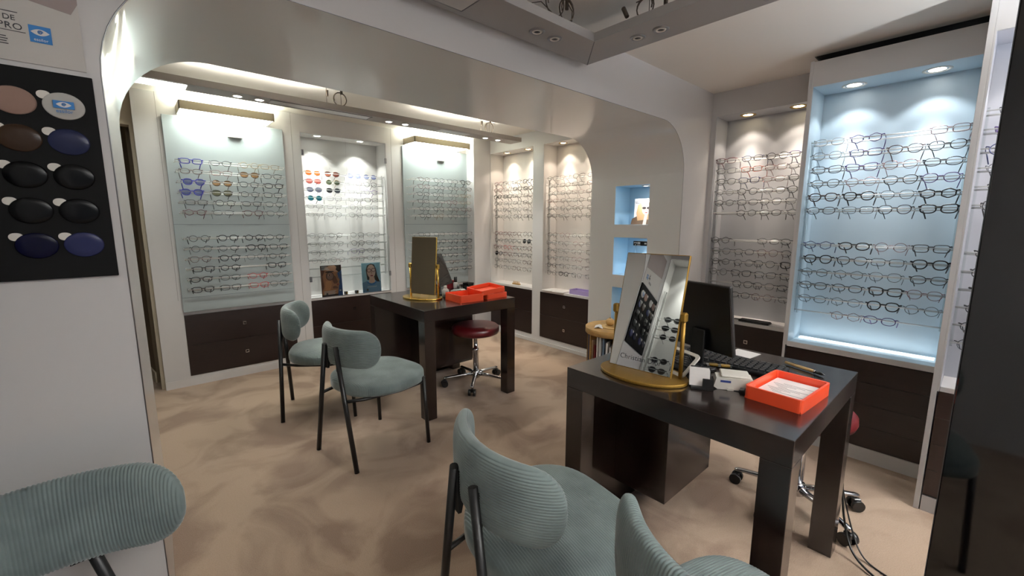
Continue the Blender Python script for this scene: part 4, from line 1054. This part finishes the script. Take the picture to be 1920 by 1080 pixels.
flat([(-.004, .19), (.008, .19), (.004, .222)], -.0017, sk, t)
gr = mat('print_red', (96, 30, 30), .5)
ringtube((-.022, .222), .020, .017, -.0025, .0030, gr, t); ringtube((.024, .226), .020, .017, -.0025, .0030, gr, t)
mb = MB()
for k in range(8): mb.box((-.046+.0125*k, -.0011, .050+.002*(k % 2)), (-.039+.0125*k, -.0006, .058+.002*(k % 2)))
part('printed_marks', mb, whm, t)
for x, l in ((GX0+.345, 'left'), (GX0+.455, 'right')):
    t = thing('price_cube', f'tiny dark cube tag on the glazed cabinet shelf, {l} one', 'tag', (x, YB+.05, .601), rad(20), 'cube tags in the glazed cabinet')
    part('cube', B((-.014, -.014, 0), (.014, .014, .028), .002), M_darkgrey, t); part('cube_face', B((-.009, -.0152, .006), (.009, -.0142, .022)), M_brass2, t)
# niche picture
t = thing('photo_card', 'white photo card of a blond person in sunglasses, in the top blue niche', 'picture', (XJ+.095, 1.805, 1.298), (rad(-8), 0, rad(-64)))
part('card', B((-.075, 0, 0), (.095, .004, .20)), whm, t)
flat([(-0.0980, 0), (0.0560, 0), (0.0560, .055), (0.0220, .075), (-0.0380, .072), (-0.0880, .045)], -.0004, mat('print_brown2', (96, 66, 42), .6), t)
flat([(-0.0480, .03), (-0.0580, .09), (-0.0480, .15), (-0.0080, .178), (0.0370, .172), (0.0540, .14), (0.0550, .06), (0.0420, .04)], -.0008, blond, t)
flat(ell(0.0120, .118, .030, .044), -.0013, sk2, t)
flat([(-0.0080, .0), (0.0170, .0), (0.0270, .09), (0.0070, .09)], -.0017, sk2, t)
flat(ell(-0.0020, .128, .015, .010), -.0021, hair, t); flat(ell(0.0300, .128, .014, .010), -.0021, hair, t)
flat(ell(0.0150, .092, .010, .004), -.0021, lips, t)
mb = MB()
for k in range(2): mb.box((-.065, -.001, .172-.010*k), (-.02, -.0005, .175-.010*k))
part('printed_lines', mb, M_ink, t)
# second niche: dark sign bar on a stand; third: dark bag
t = thing('name_sign', 'black sign bar with pale lettering in the middle blue niche', 'sign', (XJ+.06, 1.79, .901), rad(-90))
part('sign_bar', B((-.075, 0, .235), (.075, .02, .27), .001), M_plastic, t)
part('sign_stand', MB().box((-.06, .006, 0), (-.05, .014, .235)).box((.05, .006, 0), (.06, .014, .235)).box((-.07, -.01, 0), (.07, .03, .006)), M_acrylic, t)
mb = MB()
for x0, x1, z0, z1 in ((-.068, -.052, .252, .262), (-.048, -.040, .250, .262), (-.036, -.014, .248, .263), (-.060, -.050, .238, .244), (-.040, -.012, .238, .242), (.022, .040, .247, .259), (.048, .066, .250, .258)): mb.box((x0, -.0012, z0), (x1, -.0004, z1))
part('printed_marks', mb, whm, t)
t = thing('dark_case', 'dark spectacle case standing in the lowest blue niche', 'case', (XJ+.07, 1.84, .501), rad(-80))
part('case_body', MB().lathe([(.9, 0), (1, .01), (1, .19), (.85, .225), (.4, .24)], n=24, sx=.08, sy=.045), M_plastic, t)
part('case_flap', MB().box((-.05, -.05, .12), (.05, -.043, .215), .003), mat('case_grey', (60, 58, 60), .4), t)
for z, l in ((1.592, 'top'), (1.197, 'middle'), (.80, 'lowest')):
    downlight((XJ+.10, 1.80, z), .035, 'cool', f'tiny downlight in the {l} blue niche', 2.2, (.92, .97, 1), group='downlights of the niches')

# ------------------------------------------------------------------ round magazine table
tx, ty, tz, tr_ = 2.60, 1.775, .56, .205
t = thing('magazine_table', 'round oak side table with a ring of magazine slots before the niches', 'side table', (tx, ty, 0))
part('table_top', MB().lathe([(tr_-.004, tz-.045), (tr_, tz-.041), (tr_, tz-.003), (tr_-.003, tz)], n=48), M_wood, t)
part('table_base', MB().lathe([(tr_-.01, 0), (tr_-.005, .004), (tr_-.005, .05), (tr_-.012, .055)], n=40), M_wood, t)
part('core', MB().lathe([(.06, .055), (.06, tz-.045)], n=16), M_wood, t)
for k in range(12):
    a = 2*PI*k/12+.1
    o = part('divider', MB().box((.06, -.006, .055), (tr_-.015, .006, tz-.045)), M_wood if k % 3 else M_wall, t); o.rotation_euler = (0, 0, a)
mcols = [(200, 196, 192), (58, 70, 96), (120, 36, 40), (224, 220, 214), (40, 38, 40), (150, 120, 96), (90, 104, 120), (190, 178, 160), (74, 22, 30), (232, 228, 226)]
for k in range(36):
    sec = k//3; a = 2*PI*(sec+.5)/12+.1+(k % 3-1)*.13
    h_ = .27+.03*((k*7) % 4)
    names = ['white', 'navy', 'red', 'cream', 'black', 'tan', 'slate', 'beige', 'maroon', 'pale']
    ci = (k*7) % 10
    if math.cos(a-rad(222)) < .15: continue
    rel = (math.degrees(a)-222+180) % 360-180
    mg = thing('magazine', '', 'magazine', (tx, ty, .0555), a, 'magazines in the round table')
    mg['label'] = f'{names[ci]} magazine spine in the slots of the round table'
    mg['rel'] = rel
    part('pages', MB().box((.085, -.004, .012), (tr_-.022, .004, h_+.12)), M_paper, mg)
    part('cover', MB().box((.085, -.0055, .010), (tr_-.020, -.004, h_+.122)).box((.085, .004, .010), (tr_-.020, .0055, h_+.122)).box((tr_-.021, -.0055, .010), (tr_-.0185, .0055, h_+.122)), mat('cover_%d' % ci, mcols[ci], .4), mg)
mags = sorted([o for o in C.objects if o.get('rel') is not None and o.name.startswith('magazine')], key=lambda o: o['rel'])
for i, o in enumerate(mags):
    c_ = o['label'].split()[0]; o['label'] = f'{c_} magazine, {["first","second","third","fourth","fifth","sixth","seventh","eighth","ninth","tenth","eleventh","twelfth","thirteenth","fourteenth","fifteenth","sixteenth","seventeenth","eighteenth","nineteenth"][i]} from left in the round table slots'
    del o['rel']
t = thing('wooden_disc', 'thin pale wooden disc lying on the round magazine table', 'disc', (tx-.03, ty-.01, tz+.0005)); part('disc', MB().lathe([(.078, 0), (.08, .002), (.08, .005), (.077, .007)], n=32), mat('pale_wood', (206, 172, 116), .5), t); part('inner_ring', MB().lathe([(.05, .007), (.052, .0085), (.050, .009)], n=32), M_wood, t)
t = thing('wooden_ball', 'small turned wooden ball on the disc of the magazine table', 'ball', (tx-.035, ty+.01, tz+.0095)); part('ball', MB().lathe([(.010, 0), (.022, .005), (.029, .016), (.031, .029), (.027, .043), (.016, .052), (.001, .055)], n=24), M_wood, t); part('knob', MB().lathe([(.006, .053), (.007, .058), (.002, .062)], n=12), M_wood, t)
t = thing('folded_leaflet', 'folded white leaflet on the round magazine table', 'paper', (tx-.105, ty+.055, tz+.001), rad(30)); part('sheet', MB().loft([[(-.045, -.03, 0), (.045, -.03, 0), (.045, -.03, .0012), (-.045, -.03, .0012)], [(-.045, 0, .012), (.045, 0, .010), (.045, 0, .0115), (-.045, 0, .0135)], [(-.045, .03, .0), (.045, .03, .0), (.045, .03, .0012), (-.045, .03, .0012)]], smooth=False), M_paper, t)

# ------------------------------------------------------------------ things on the sills
t = thing('ring_stand', 'little wooden stand with upright pegs on the sill by the column', 'stand', (FX+.05, 3.62, .601), rad(-90)); part('base', B((-.06, -.012, 0), (.06, .012, .016), .002), M_wood, t)
for k in range(5): part('peg', MB().tube([(-.045+.0225*k, 0, .016), (-.045+.0225*k, 0, .038)], .005, 8), M_wood, t)
tray('lilac plastic tray on the sill beside the niches', FX+.075, 2.66, .12, .27, .045, 0, .6005, M_lilac)
for k, (y, r_, l) in enumerate(((3.07, -8, 'left'), (2.93, 5, 'right'))):
    t = thing('paper_stack', f'sheaf of white papers on the sill beside the lilac tray, {l} one', 'papers', (FX+.06, y, .6005), rad(r_))
    for j in range(3): part('sheet', B((-.085+.006*j, -.075, .0022*j), (.07-.005*j, .07, .0022*j+.0018)), M_paper, t)
t = thing('folded_glasses_tray', 'flat black glasses tray on the grey alcove sill', 'tray', (FX+.045, 1.07, .6005), rad(-90)); part('tray_body', MB().box((-.10, -.035, 0), (.10, .035, .012), .003), M_plastic, t); part('tray_rim', MB().tube([(-.095, -.03, .013), (.095, -.03, .013), (.095, .03, .013), (-.095, .03, .013)], .003, 6, closed=True), M_gloss, t)
part('handle', MB().box((-.14, -.012, .006), (-.10, .012, .012), .002), M_plastic, t)
